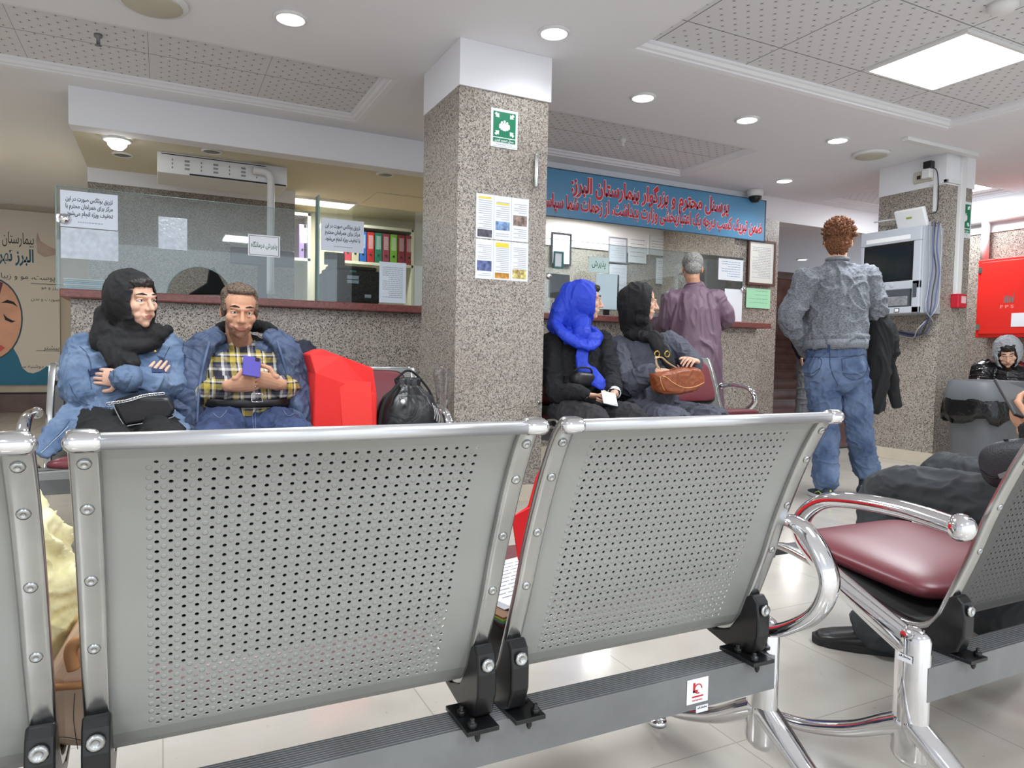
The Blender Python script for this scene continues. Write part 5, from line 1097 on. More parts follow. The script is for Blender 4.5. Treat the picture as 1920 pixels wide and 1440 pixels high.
# ---------------------------------------------------------------- man in plaid
def man_plaid():
    t = person('seated man in yellow plaid shirt and blue jacket, both hands on a phone', V((.4, 3.4, 0)))
    hc = P(449, 584, Y=3.49); R = orient(182, -10, -2); nb = P(452, 652, Y=3.58); ch = P(457, 708, Y=3.55); pel = P(466, 780, Y=3.40)
    sl, sr = P(385, 668, Y=3.59), P(523, 664, Y=3.59); el, er = P(372, 745, Y=3.49), P(556, 738, Y=3.49); wl, wr = P(432, 722, Y=3.285), P(520, 722, Y=3.285)
    hips = [P(425, 795, Y=3.38), P(505, 795, Y=3.38)]; kn = [P(395, 852, Y=2.92), P(575, 850, Y=2.92)]; an = [V((k.x, 2.95, .09)) for k in kn]
    b = MB(); torso(b, pel, ch, nb-V((0, 0, .03)), (1, 0, 0), add=-.03); shoulders(b, nb-V((0, 0, .03)), (sl, sr), .038, .04); limb(b, [sl, el, wl], [.05, .045, .032]); limb(b, [sr, er, wr], [.05, .045, .032]); seated_legs(b, hips, kn, an, (.075, .065, .05, .045, .04))
    hl = hand(wl+V((0, -.035, 0)), V((.9, -.1, .12)), V((.05, .95, .3)), 1, (.35, .4, .45, .5), .98, .8, arm=wl.lerp(el, .3)); hr = hand(wr+V((0, -.03, .008)), V((-.88, -.08, .22)), V((.05, .95, .3)), -1, (.4, .5, .55, .6), .98, .8, arm=wr.lerp(er, .3))
    stub = mat('stubbled_skin', (150, 108, 88), .6, var=(90, .2)); hd = head(hc, R, 1.0, stubble=True, nb=nb); mk_body(t, 'tan', hd, b, [hl, hr], stub)
    MB().ell(wl+V((.095, -.035, -.005)), (.009, .007, .009)).build('ring', m_chrome, t)
    hair_cap(hc, R, [((0, -.035, .062), (.082, .088, .068)), ((0, .012, .098), (.062, .058, .026)), ((-.068, .0, .015), (.014, .035, .045)), ((.068, .0, .015), (.014, .035, .045))], 1, knit_mat('thin_brown_hair', (48, 40, 36), (128, 108, 92), 110, .3), t, (70, .004))
    b = MB(); torso(b, pel+V((0, 0, .04)), ch, nb-V((0, 0, .015)), (1, 0, 0), add=.006, ws=(.165, .165, .17, .165, .07), dp=(.13, .135, .125, .1, .065)); shoulders(b, nb-V((0, 0, .015)), (sl, sr), .058)
    limb(b, [sl, el, el.lerp(wl, .6), wl-(wl-el).normalized()*.025], [.066, .066, .058, .048]); limb(b, [sr, er, er.lerp(wr, .6), wr-(wr-er).normalized()*.025], [.066, .066, .058, .048])
    sh = fuse(b, .0055, 4, (18, .007)).build('plaid_shirt', m_plaid, t)
    b = MB()
    for s_, x in ((-1, 0), (1, 0)): b.tube([nb+V((s_*.065, .03, .02)), nb+V((s_*.05, -.055, .005)), nb+V((s_*.035, -.085, -.035))], [(.02, .008), (.026, .008), (.012, .006)], 10, side=(0, .3, 1), round_=True)
    fuse(b, .004, 2).build('collar', m_plaid, sh)
    MB().tube(spline([nb+V((0, -.075, -.02)), ch+V((0, -.137, .05)), ch.lerp(pel, .55)+V((0, -.15, 0)), pel+V((0, -.148, .055))], 5), (.012, .003), 8, side=(1, 0, 0)).build('placket', mat('cream_placket', (206, 200, 186), .8), sh)
    # jacket worn over the shoulders, empty dark sleeve on his left
    b = MB()
    L1 = [P(408, 628, Y=3.56), P(366, 660, Y=3.53), P(346, 725, Y=3.46), P(352, 785, Y=3.42), P(362, 815, Y=3.38)]; R1 = [P(508, 626, Y=3.56), P(543, 664, Y=3.52), P(556, 720, Y=3.42), P(570, 775, Y=3.36), P(580, 812, Y=3.33)]
    b.tube(spline(L1, 5), interp([(.05, .03), (.075, .05), (.09, .05), (.085, .045), (.07, .035)], 21), 16, side=(.9, -.4, 0), round_=True)
    b.tube(spline(R1, 5), interp([(.05, .03), (.075, .05), (.08, .045), (.075, .04), (.06, .03)], 21), 16, side=(.9, .4, 0), round_=True)
    b.tube([pel+V((0, .13, 0)), ch+V((0, .13, 0)), nb+V((0, .06, -.02))], [(.21, .04), (.23, .04), (.17, .03)], 18, side=(1, 0, 0), round_=True); shoulders(b, nb, (P(360, 672, Y=3.62), P(548, 668, Y=3.62)), .075)
    jk = fuse(b, .006, 4, (13, .010)).build('blue_jacket', quilt_mat('quilted_blue_cloth', (66, 80, 108)), t)
    for pts, Yz in (([(393, 640), (380, 690), (372, 745), (370, 800)], (3.47, 3.43, 3.36, 3.33)), ([(520, 640), (538, 700), (556, 760), (585, 808)], (3.47, 3.40, 3.33, 3.28))): MB().tube(spline([P(x, y, Y=Y_) for (x, y), Y_ in zip(pts, Yz)], 5), .006, 8).build('front_edge', m_denim_f, jk)
    a = P(547, 686, Y=3.44); MB().bx(-.035, .035, -.004, .004, -.014, .014, 0, Matrix.Rotation(radians(10), 3, 'Y'), a).build('chest_pocket', mat('navy_pocket', (30, 38, 58), .8), jk)
    b = MB(); limb(b, [P(566, 655, Y=3.56), P(588, 700, Y=3.5), P(598, 750, Y=3.44), P(594, 800, Y=3.4)], [(.05, .05), (.065, .055), (.062, .05), (.055, .045)])
    fuse(b, .006, 4, (15, .011)).build('dark_sleeve', mat('navy_cloth', (28, 32, 46), .85, folds=(14, .5)), jk)
    b = MB().tube(spline([P(408, 622, Y=3.60), P(420, 612, Y=3.65), P(478, 611, Y=3.66), P(508, 620, Y=3.59), P(524, 634, Y=3.545)], 5), [(.016, .03), (.02, .03), (.02, .03), (.02, .03), (.014, .024)], 12, round_=True)
    b.ell(nb+V((0, .075, .01)), (.15, .05, .055)).ell(nb+V((.11, .02, -.005)), (.06, .05, .04)).ell(nb+V((-.10, .02, -.005)), (.05, .05, .035))
    fuse(b, .005, 4, (22, .008)).build('dark_collar', m_black, jk)
    b = MB(); seated_legs(b, hips, kn, an, (.11, .10, .085, .07, .075)); b.ell(pel+V((0, .0, -.0)), (.175, .135, .095)).ell(pel+V((0, -.1, -.03)), (.10, .07, .05))
    jb = fuse(b, .006, 4, (13, .011)); at = caster(jb); jn = jb.build('jeans', m_denim, t)
    for pts in ([(474, 768), (474, 790), (476, 806)], [(478, 768), (479, 790), (480, 806)], [(400, 775), (412, 784), (425, 770)], [(530, 768), (540, 780), (552, 775)]): seam(at, pts, .0011, mat('jeans_thread', (120, 132, 158), .8), jn)
    b = MB().tube([pel+V((.185*cos(a), .0+.152*sin(a), .068)) for a in [2*pi*k/32 for k in range(32)]], (.018, .005), 8, side=(0, 0, 1), closed=True); 
    bl = b.build('belt', mat('black_belt', (26, 24, 24), .4), t)
    a = P(482, 746, Y=3.235); MB().tube([a+V((x, 0, z)) for x, z in ((-.022, -.018), (.022, -.018), (.022, .018), (-.022, .018))], .003, 6, closed=True).build('buckle', m_chrome, bl)
    [shoe(MB(), a, a+V((0, -.2, 0))).build('shoe', m_rubber, t) for a in an]
    g = thing('phone', 'purple phone held in both hands by the man in plaid', 'phone', P(472, 687, Y=3.25))
    Rm = Matrix.Rotation(radians(10), 3, 'Y') @ Matrix.Rotation(radians(-48), 3, 'X'); MB().bx(-.037, .037, -.004, .004, -.062, .06, 0, Rm, P(472, 687, Y=3.225)).build('case', mat('purple_case', (76, 66, 150), .35), g, bevel=.004)
    MB().bx(.012, .030, -.006, -.003, .034, .054, 0, Rm, P(472, 687, Y=3.225)).build('camera_bump', m_iris, g)
man_plaid()
# ---------------------------------------------------------------- woman in blue scarf
def woman_blue():
    t = person('seated woman in royal blue headscarf and black sweater holding a phone, face turned aside', V((2.3, 3.8, 0)))
    hc = P(1098, 563, Y=3.83); R = orient(-118, -4, 0); nb = P(1084, 632, Y=3.90); ch = P(1082, 690, Y=3.9); pel = P(1085, 765, Y=3.80)
    sl, sr = P(1037, 640, Y=3.93), P(1128, 636, Y=3.88); el, er = P(1040, 730, Y=3.80), P(1146, 708, Y=3.72); wl, wr = P(1096, 740, Y=3.54), P(1152, 738, Y=3.52)
    hips = [P(1060, 775, Y=3.76), P(1112, 778, Y=3.76)]; kn = [P(1118, 798, Y=3.33), P(1186, 790, Y=3.36)]; an = [V((k.x, k.y+.02, .09)) for k in kn]
    b = MB(); torso(b, pel, ch, nb-V((0, 0, .03)), (1, -.2, 0), add=-.03); shoulders(b, nb-V((0, 0, .03)), (sl, sr), .038, .04); limb(b, [sl, el, wl], [.045, .04, .03]); limb(b, [sr, er, wr], [.045, .04, .03]); seated_legs(b, hips, kn, an, (.075, .065, .05, .045, .04))
    h1 = hand(wl, V((.9, -.1, -.12)), V((.1, .3, 1)), -1, (.3, .35, .4, .45), .92, .5, arm=wl.lerp(el, .25)); h2 = hand(wr, V((-.75, -.3, -.35)), V((-.2, .5, .8)), 1, (.4, .45, .5, .5), .9, .5, arm=wr.lerp(er, .25))
    mk_body(t, 'light', head(hc, R, .96, nb=nb), b, [h1, h2])
    b = MB(); torso(b, pel, ch, nb-V((0, 0, .02)), (1, -.2, 0), add=.018); shoulders(b, nb-V((0, 0, .02)), (sl, sr), .066); limb(b, [sl, el, el.lerp(wl, .6), wl-(wl-el)*.05], [.068, .066, .058, .045]); limb(b, [sr, er, er.lerp(wr, .6), wr-(wr-er)*.1], [.066, .062, .055, .042])
    sw = fuse(b, .006, 4, (15, .009)).build('black_sweater', knit_mat('black_knit', (16, 16, 18), (36, 36, 40), 140, .5), t)
    MB().tube([wr-(wr-er)*.02, wr+(er-wr)*.09], .041, 16).build('white_cuff', m_paper, sw)
    b = MB(); seated_legs(b, hips, kn, an, (.105, .10, .085, .08, .085)); b.ell(pel-V((0, 0, .02)), (.17, .14, .09)); fuse(b, .008, 4, (13, .013)).build('black_trousers', mat('dark_grey_trousers', (44, 43, 46), .85, folds=(13, .5)), t)
    m = mat('royal_blue_scarf', (30, 62, 196), .6, folds=(18, .5)); b = hood_shell(hc, R, 1.0); b2 = MB().add(b); b2.tube([hc+R @ V((0, -.07, -.02)), nb+V((-.02, .02, .05)), nb+V((-.06, .03, .0))], [.088, .10, .11], 18, round_=True)
    b2.tube(spline([nb+V((-.10, .0, .03)), nb+V((-.04, -.11, -.0)), nb+V((.07, -.11, -.005)), nb+V((.105, -.02, .03)), nb+V((.04, .08, .06))], 5, True), (.042, .036), 14, closed=True)
    b2.tube(spline([P(1040, 606, Y=3.86), P(1062, 630, Y=3.78), P(1098, 648, Y=3.74), P(1120, 640, Y=3.77)], 5), [(.03, .03), (.045, .03), (.05, .03), (.03, .025)], 12, round_=True)
    b2.tube(spline([P(1092, 650, Y=3.75), P(1092, 685, Y=3.735), P(1108, 702, Y=3.7), P(1128, 722, Y=3.63), P(1137, 727, Y=3.6)], 5), [(.036, .02), (.044, .02), (.055, .018), (.045, .016), (.02, .012)], 14, side=(1, -.2, .3), round_=True)
    b2.tube([hc+R @ V((.0, -.085, .03)), P(1052, 588, Y=3.90), P(1040, 612, Y=3.90)], [(.075, .085), (.075, .075), (.05, .05)], 16, round_=True).tube([hc+R @ V((-.04, -.02, -.06)), P(1090, 625, Y=3.79)], [.07, .06], 14, round_=True)
    fuse(b2, .005, 8, (14, .007, (1, 1, .35))).build('blue_headscarf', m, t); hair_cap(hc, R, [((0, .05, .078), (.05, .034, .026))], 1, m_hair_dark, t)
    [shoe(MB(), a, a+V((.05, -.2, 0))).build('shoe', m_rubber, t) for a in an]
    g = thing('phone', 'black phone in a white case held by the woman in blue scarf', 'phone', P(1142, 747, Y=3.45)); o = P(1143, 747, Y=3.45); Rm = Matrix.Rotation(radians(12), 3, 'Y') @ Matrix.Rotation(radians(-35), 3, 'X')
    MB().bx(-.052, .052, -.003, .005, -.045, .045, 0, Rm, o).build('case', m_paper, g, bevel=.006); MB().bx(-.042, .042, -.0045, -.003, -.038, .038, 0, Rm, o).build('screen', m_screen, g)
    g = thing('handbag', 'small black handbag under the blue scarf end on the lap', 'bag', P(1095, 715, Y=3.7)); a = P(1092, 712, Y=3.69)
    pillow(a, (.085, .045, .05), orient(8, 0, 4), .5).build('bag_body', mat('black_leather_soft', (26, 25, 28), .4, bump=(80, .3)), g); MB().tube(spline([a+V((-.06, 0, .05)), a+V((-.03, -.02, .075)), a+V((.04, -.02, .07)), a+V((.07, 0, .04))], 5), .006, 8).build('strap', m_rubber, g)
woman_blue()
# ---------------------------------------------------------------- woman in grey coat
def woman_grey():
    t = person('seated woman in grey coat and black headscarf, hands clasped over a brown bag', V((2.9, 3.8, 0)))
    hc = P(1203, 566, Y=3.83); R = orient(-122, -6, 0); nb = P(1200, 640, Y=3.90); ch = P(1212, 692, Y=3.88); pel = P(1215, 772, Y=3.78)
    sl, sr = P(1158, 652, Y=3.93), P(1256, 640, Y=3.87); el, er = P(1172, 718, Y=3.74), P(1290, 672, Y=3.72); wl, wr = P(1232, 696, Y=3.50), P(1300, 684, Y=3.54)
    hips = [P(1190, 780, Y=3.74), P(1252, 782, Y=3.74)]; kn = [P(1272, 796, Y=3.31), P(1345, 790, Y=3.36)]; an = [V((k.x, k.y+.02, .09)) for k in kn]
    b = MB(); torso(b, pel, ch, nb-V((0, 0, .03)), (1, -.2, 0), add=-.03); shoulders(b, nb-V((0, 0, .03)), (sl, sr), .038, .04); limb(b, [sl, el, wl], [.045, .04, .03]); limb(b, [sr, er, wr], [.045, .04, .03]); seated_legs(b, hips, kn, an, (.075, .065, .05, .045, .04))
    h1 = hand(wl, V((.95, -.2, -.1)), V((.0, .5, -.8)), -1, (.5, .55, .6, .7), .98, .4, arm=wl.lerp(el, .35)); h2 = hand(wr+V((-.01, -.03, .025)), V((-.8, -.42, .12)), V((-.1, .3, -.95)), -1, (.55, .6, .65, .7), .96, .4, arm=wr.lerp(er, .2))
    mk_body(t, 'light', head(hc, R, .96, nb=nb), b, [h1, h2])
    m = mat('slate_grey_coat', (78, 80, 92), .8, folds=(11, .4), bump=(200, .2)); b = MB(); torso(b, pel, ch, nb-V((0, 0, .02)), (1, -.2, 0), add=.035, ws=(.18, .175, .18, .165, .07)); shoulders(b, nb-V((0, 0, .02)), (sl, sr), .07)
    limb(b, [sl, el, el.lerp(wl, .6), wl-(wl-el)*.12], [.078, .082, .068, .052]); limb(b, [sr, er, wr-(wr-er)*.1], [.075, .07, .06])
    for h, k in zip(hips, kn): limb(b, [h, V(h).lerp(V(k), .6), V(h).lerp(V(k), .93)], [(.13, .115), (.125, .105), (.115, .095)], 5)
    b.tube([kn[0].lerp(hips[0], .12)+V((0, 0, .06)), kn[0]+V((.02, -.03, -.02)), kn[0]+V((.02, .0, -.14))], [(.10, .02), (.11, .02), (.11, .015)], 14, side=(1, 0, 0), round_=True)
    cz = fuse(b, .006, 4, (12, .011)).build('grey_coat', m, t)
    b = MB(); rnd = random.Random(5)
    for i in range(4):
        for j in range(2+(i % 2)):
            p = sl.lerp(el, .22+.2*i); b.ell(p+V((-.03+.034*j, -.072+.01*abs(j-1), .012*j)), (.011, .008, .009), None, 10, 6)
    fuse(b, .003, 2, (90, .003)).build('sleeve_tufts', mat('dark_tuft_thread', (52, 52, 62), .9), cz)
    MB().tube([wl-(wl-el)*.1, wl-(wl-el)*.42], .059, 18).build('coat_cuff', mat('slate_cuff', (86, 88, 100), .8), cz)
    b = MB(); seated_legs(b, hips, kn, an, (.08, .08, .078, .07, .075)); fuse(b, .008, 4, (12, .008)).build('black_trousers', m_black, t)
    m = mat('black_scarf_cloth', (20, 19, 21), .8, folds=(16, .6)); b2 = MB().add(hood_shell(hc, R, 1.0)); b2.tube([hc+R @ V((0, -.07, -.02)), nb+V((0, .02, .05))], [.088, .095], 18, round_=True)
    b2.tube(spline([nb+V((-.09, .0, .045)), nb+V((-.03, -.10, .03)), nb+V((.07, -.10, .02)), nb+V((.11, -.01, .04)), nb+V((.03, .08, .06))], 5, True), (.036, .034), 14, closed=True)
    b2.tube(spline([P(1222, 628, Y=3.77), P(1240, 655, Y=3.72), P(1256, 680, Y=3.68), P(1262, 700, Y=3.66)], 5), [(.045, .02), (.05, .02), (.04, .018), (.03, .014)], 14, side=(1, -.3, .2), round_=True)
    b2.ell(hc+R @ V((0, .0, -.115)), (.07, .07, .05)).ell(hc+R @ V((-.03, -.03, -.10)), (.07, .07, .06))
    b2.tube([hc+R @ V((.0, -.085, .02)), P(1180, 612, Y=3.92)], [(.075, .085), (.06, .06)], 16, round_=True)
    fuse(b2, .005, 6, (15, .008, (1, 1, .4))).build('black_headscarf', m, t); [shoe(MB(), a, a+V((.05, -.2, 0))).build('shoe', m_rubber, t) for a in an]
    g = thing('handbag', 'brown leather shoulder bag on the lap of the woman in the grey coat', 'bag', P(1280, 715, Y=3.42)); m = mat('brown_leather', (146, 78, 46), .42, var=(9, .12), folds=(14, .35))
    A = [P(x, y, Y=3.42) for x, y in ((1234, 702), (1254, 698), (1290, 690), (1316, 692), (1328, 712), (1318, 728), (1290, 739), (1250, 738), (1238, 722))]
    b = MB(); rs = []
    cA = sum(A, V())/len(A)
    for k, s_ in ((0, .82), (.03, 1.0), (.09, 1.0), (.13, .8)): rs.append([cA+(p-cA)*s_+V((0, k, 0)) for p in spline(A, 4, True)])
    gb = fuse(MB().rings(rs), .005, 5, (14, .006)); at = caster(gb); gb.build('bag_body', m, g)
    pp_ = mat('tan_piping_leather', (216, 160, 106), .5)
    seam(at, ((1240, 705), (1250, 708), (1262, 718), (1284, 727), (1306, 724), (1324, 714)), .0028, pp_, g, 'piping'); seam(at, ((1238, 706), (1240, 718), (1246, 732)), .0028, pp_, g, 'piping')
    b = MB()
    for c in ((1232, 664), (1251, 664)): o = P(*c, Y=3.50); b.tube([o+V((.022*cos(a), .004*cos(a), .018*sin(a))) for a in [2*pi*k/20 for k in range(20)]], .0042, 8, closed=True)
    b.build('strap_rings', m_gold, g); MB().tube(spline([P(x, y, Y=3.47) for x, y in ((1228, 672), (1240, 670), (1252, 680), (1268, 690))], 5), (.009, .004), 8).tube(spline([P(x, y, Y=3.48) for x, y in ((1230, 668), (1231, 682), (1238, 694))], 4), (.008, .004), 8).build('strap', mat('beige_strap', (196, 170, 132), .5), g)
woman_grey()
# ---------------------------------------------------------------- man in tunic at the counter
def man_tunic():
    t0 = 5.72; f = lambda x, y, d=0: D(x, y, t0+d); s_ = V((.80, -.60, 0))
    t = person('grey-haired man in a long mauve tunic standing at the right counter, back turned', V((3.7, 4.5, 0)))
    hc = f(1298, 505, .03); R = orient(-34, -18); nb = f(1300, 537, 0); ch = f(1303, 590, -.05); pel = f(1305, 690, -.12); sl, sr = f(1258, 563, 0), f(1341, 561, -.06); el, er = f(1244, 612, .08), f(1352, 600, .02); wl, wr = V((el.x+.12, 5.2, 1.29)), V((er.x+.03, 5.2, 1.29))
    hips = [f(1290, 715, -.1), f(1322, 715, -.12)]; an = [V((h.x, h.y, .09)) for h in hips]
    b = MB(); torso(b, pel, ch, nb-V((0, 0, .03)), s_, add=-.03); shoulders(b, nb-V((0, 0, .03)), (sl, sr), .038, .04); limb(b, [sl, el, wl], [.045, .04, .03]); limb(b, [sr, er, wr], [.045, .04, .03]); [limb(b, [h, h.lerp(a, .5), a], [.08, .055, .04]) for h, a in zip(hips, an)]
    hs = [hand(w, V((.1, 1, -.05)), V((0, 0, -1)), k, (.3,)*4, .98) for w, k in ((wl, 1), (wr, -1))]; mk_body(t, 'tan', head(hc, R, 1.0, nb=nb), b, hs)
    hair_cap(hc, R, [((0, -.03, .05), (.084, .092, .08)), ((0, -.068, -.02), (.066, .05, .06))], 1, m_grey_hair, t, (80, .004))
    m = mat('mauve_tunic_cloth', (104, 80, 96), .55, folds=(7, .35)); b = MB(); torso(b, pel, ch, nb-V((0, 0, .03)), s_, ws=(.185, .18, .185, .17, .08), dp=(.13, .125, .125, .1, .07), add=.012); shoulders(b, nb-V((0, 0, .03)), (sl, sr), .072)
    b.tube([pel, f(1306, 760, -.12), f(1306, 850, -.12)], [(.195, .145), (.205, .16), (.22, .17)], 24, side=s_, round_=True)
    limb(b, [sl, el, wl-(wl-el)*.15], [.085, .085, .07]); limb(b, [sr, er, wr-(wr-er)*.15], [.08, .08, .068])
    tn = fuse(b, .007, 5, (9, .018, (1, 1, .22))).build('tunic', m, t)
    MB().tube(spline([nb+R @ V((.055*cos(a), .05*sin(a), .002)) for a in [2*pi*k/14 for k in range(14)]], 2, True), (.022, .012), 10, closed=True).build('stand_collar', m, tn)
    b = MB(); [limb(b, [h, h.lerp(a, .5), a-V((0, 0, .02))], [.1, .085, .085]) for h, a in zip(hips, an)]; fuse(b, .008, 3).build('trousers', m, t)
    [shoe(MB(), a, a+V((.05, .2, 0))).build('shoe', m_rubber, t) for a in an]
    g = thing('eyeglasses', 'thin dark glasses temple behind the grey-haired man ear', 'glasses', hc); b = MB()
    for k in (-1, 1): b.tube([hc+R @ V((.079*k, -.02, -.012)), hc+R @ V((.08*k, -.005, .012)), hc+R @ V((.07*k, .085, .012))], .002, 6)
    b.tube([hc+R @ V((-.07, .085, .012)), hc+R @ V((0, .108, .01)), hc+R @ V((.07, .085, .012))], .002, 6); b.build('frame', m_ink, g)
man_tunic()
# ---------------------------------------------------------------- standing man in grey sweater
def man_sweater():
    t0 = 4.52; f = lambda x, y, d=0: D(x, y, t0+d); s_ = V((.66, -.75, 0)); fwd = V((.75, .66, 0))
    t = person('standing man with auburn hair in grey sweater and jeans, seen from behind', V((3.95, 3.2, 0)))
    hc = f(1572, 455, .03); R = orient(-52, -2); nb = f(1570, 490, .0); ch = f(1568, 545, .02); pel = f(1566, 660, .0); sl, sr = f(1512, 523, .0), f(1626, 517, .02); el, er = f(1482, 598, .03), f(1642, 585, .03); wl, wr = f(1520, 664, .17), f(1610, 622, .24)
    hips = [f(1540, 690, 0), f(1594, 690, 0)]; kn = [f(1548, 800, .03), f(1610, 800, .04)]; an = [f(1548, 903, -.02), f(1624, 884, .14)]
    b = MB(); torso(b, pel, ch, nb-V((0, 0, .03)), s_, ws=(.15, .15, .17, .165, .07), dp=(.11, .105, .11, .09, .06), add=-.03); shoulders(b, nb-V((0, 0, .03)), (sl, sr), .038, .04); limb(b, [sl, el, wl], [.05, .043, .03]); limb(b, [sr, er, wr], [.05, .043, .03])
    for h, k, a in zip(hips, kn, an): limb(b, [h, k, a], [.085, .055, .042])
    h1 = hand(wl, V((.5, .2, -.6)), V((.3, -.6, 0)), 1, (.3,)*4); h2 = hand(wr, V((.1, .6, -.1)), V((-.5, .2, -.3)), -1, (.5,)*4); mk_body(t, 'fair', head(hc, R, 1.0, nb=nb), b, [h1, h2])
    b = MB()
    for p, r in (((0, -.026, .058), (.085, .098, .088)), ((0, -.062, -.015), (.072, .054, .078)), ((0, -.03, .1), (.074, .082, .05)), ((-.07, .0, .02), (.016, .032, .045)), ((.07, .0, .02), (.016, .032, .045))): b.ell(hc+R @ V(p), r, R, 20, 14)
    hb = fuse(b, .004, 2, (55, .012)); rnd = random.Random(1)
    for i in range(210):
        a, e = rnd.uniform(0, 2*pi), rnd.uniform(-.15, 1.45); u = R @ V((cos(e)*sin(a), -cos(e)*cos(a) if True else 0, sin(e))); 
        if (R.transposed() @ u).y > .55: continue
        p = hc+R @ V((0, -.03, .045))+V((u.x*.088, u.y*.092, u.z*.095)); tdir = (u*.55+V((rnd.uniform(-.6, .6), rnd.uniform(-.6, .6), .5))).normalized(); hb.tube([p-u*.008, p+tdir*.012+u*.004, p+tdir*.026+u*.002], [.008, .007, .0015], 6)
    hb.build('hair', m_red_hair, t)
    b = MB(); torso(b, f(1566, 640, 0), ch, nb-V((0, 0, .035)), s_, ws=(.178, .185, .19, .17, .07), dp=(.13, .125, .125, .1, .06), add=.004); shoulders(b, nb-V((0, 0, .035)), (sl, sr), .066, .062)
    limb(b, [sl, sl.lerp(el, .5), el, el.lerp(wl, .5), wl], [.076, .076, .07, .062, .05]); limb(b, [sr, sr.lerp(er, .5), er, er.lerp(wr, .5), wr], [.076, .076, .07, .06, .05]); b.tube([f(1566, 655, 0), f(1566, 630, 0)], [(.185, .14), (.195, .145)], 24, side=s_)
    sw = fuse(b, .006, 4, (10, .014, (1, 1, .8))).build('grey_sweater', knit_mat('grey_melange_knit', (84, 87, 94), (130, 133, 140), 85, .45), t)
    MB().tube([nb+R @ V((.062*cos(a), .058*sin(a), .012)) for a in [2*pi*k/24 for k in range(24)]], (.012, .012), 8, closed=True).build('neckband', knit_mat('grey_rib', (104, 107, 114), (136, 139, 146), 120, .3), sw)
    b = MB().tube([f(1566, 654, 0), f(1566, 638, 0)], [(.190, .145), (.196, .150)], 28, side=s_); b.build('waistband', knit_mat('grey_rib', (100, 103, 110), (136, 139, 146), 120, .3), sw)
    b = MB(); b.tube([f(1566, 705, 0), pel, f(1566, 648, 0)], [(.17, .125), (.172, .13), (.165, .12)], 22, side=s_, round_=True)
    for h, k, a in zip(hips, kn, an): limb(b, [h, h.lerp(k, .5), k, k.lerp(a, .55), a+V((0, 0, .018))], [.108, .1, .084, .078, .082])
    for k in (0, 1): b.ell(hips[k]-fwd*.05+V((0, 0, .0)), (.085, .085, .10))
    jb = fuse(b, .0055, 4, (10, .012, (1, 1, 1.2))); at = caster(jb); jn = jb.build('jeans', m_denim_f, t); m_st = mat('seam_thread', (52, 62, 88), .8)
    bk = lambda x, y, d=-.155: f(x, y, d)
    for pts in ([(1505, 670), (1538, 672), (1537, 692), (1523, 706), (1503, 702)], [(1578, 673), (1624, 667), (1625, 697), (1606, 712), (1583, 704), (1578, 673)], [(1584, 700), (1606, 702), (1625, 694)], [(1505, 698), (1522, 700), (1537, 690)]): seam(at, pts, .0016, m_st, jn, 'pocket_stitching')
    seam(at, [(1556, 662), (1557, 690), (1571, 722)], .002, m_st, jn, 'back_seam'); seam(at, [(1508, 668), (1560, 670), (1622, 664)], .0016, m_st, jn, 'yoke_seam'); MB().bx(-.008, .008, -.003, .003, -.03, .02, 0, orient(-52), bk(1554, 652, -.15)).build('belt_loop', m_denim, jn)
    for a, tl, k in ((an[0], V((.12, .26, 0)), 0), (an[1], V((.3, .1, 0)), 1)):
        o = V((a.x, a.y, .086)); b = MB(); shoe(b, o, o+tl); s2 = b.build('sneaker', mat('navy_sneaker_mesh', (44, 56, 72), .8, bump=(120, .4)), t)
        sole(MB(), o, o+tl).build('sole', mat('white_sole', (206, 208, 206), .6), s2, bevel=.006); d = tl.normalized(); q = V((-d.y, d.x, 0)); MB().tube([o-d*.05+q*.037+V((0, 0, -.05)), o+q*.043-V((0, 0, .03)), o+d*.05+q*.044+V((0, 0, -.05))], .003, 6).tube([o-d*.072+V((0, 0, -.055)), o-d*.068+V((0, 0, -.01))], .006, 6).build('lime_stripe', mat('lime_trim', (186, 206, 90), .6), s2)
    g = thing('coat', 'black coat hanging over the standing man right forearm', 'coat', f(1655, 680, .1)); b = MB()
    b.tube(spline([f(1638, 612, .10), f(1645, 600, .04), f(1652, 625, 0), f(1645, 700, .0), f(1642, 768, .02)], 5), [(.04, .03), (.05, .04), (.07, .04), (.075, .035), (.06, .025)], 16, side=s_, round_=True)
    b.tube(spline([f(1645, 600, .08), f(1660, 640, .1), f(1668, 700, .1), f(1682, 762, .1)], 5), [(.04, .03), (.05, .03), (.045, .028), (.035, .02)], 14, side=s_, round_=True)
    b.tube(spline([f(1650, 596, .06), f(1668, 622, .05), f(1675, 664, .05)], 5), [(.045, .04), (.05, .04), (.035, .03)], 14, side=s_, round_=True)
    fuse(b, .006, 4, (11, .013, (1, 1, .4))).build('coat_cloth', m_black, g)
man_sweater()
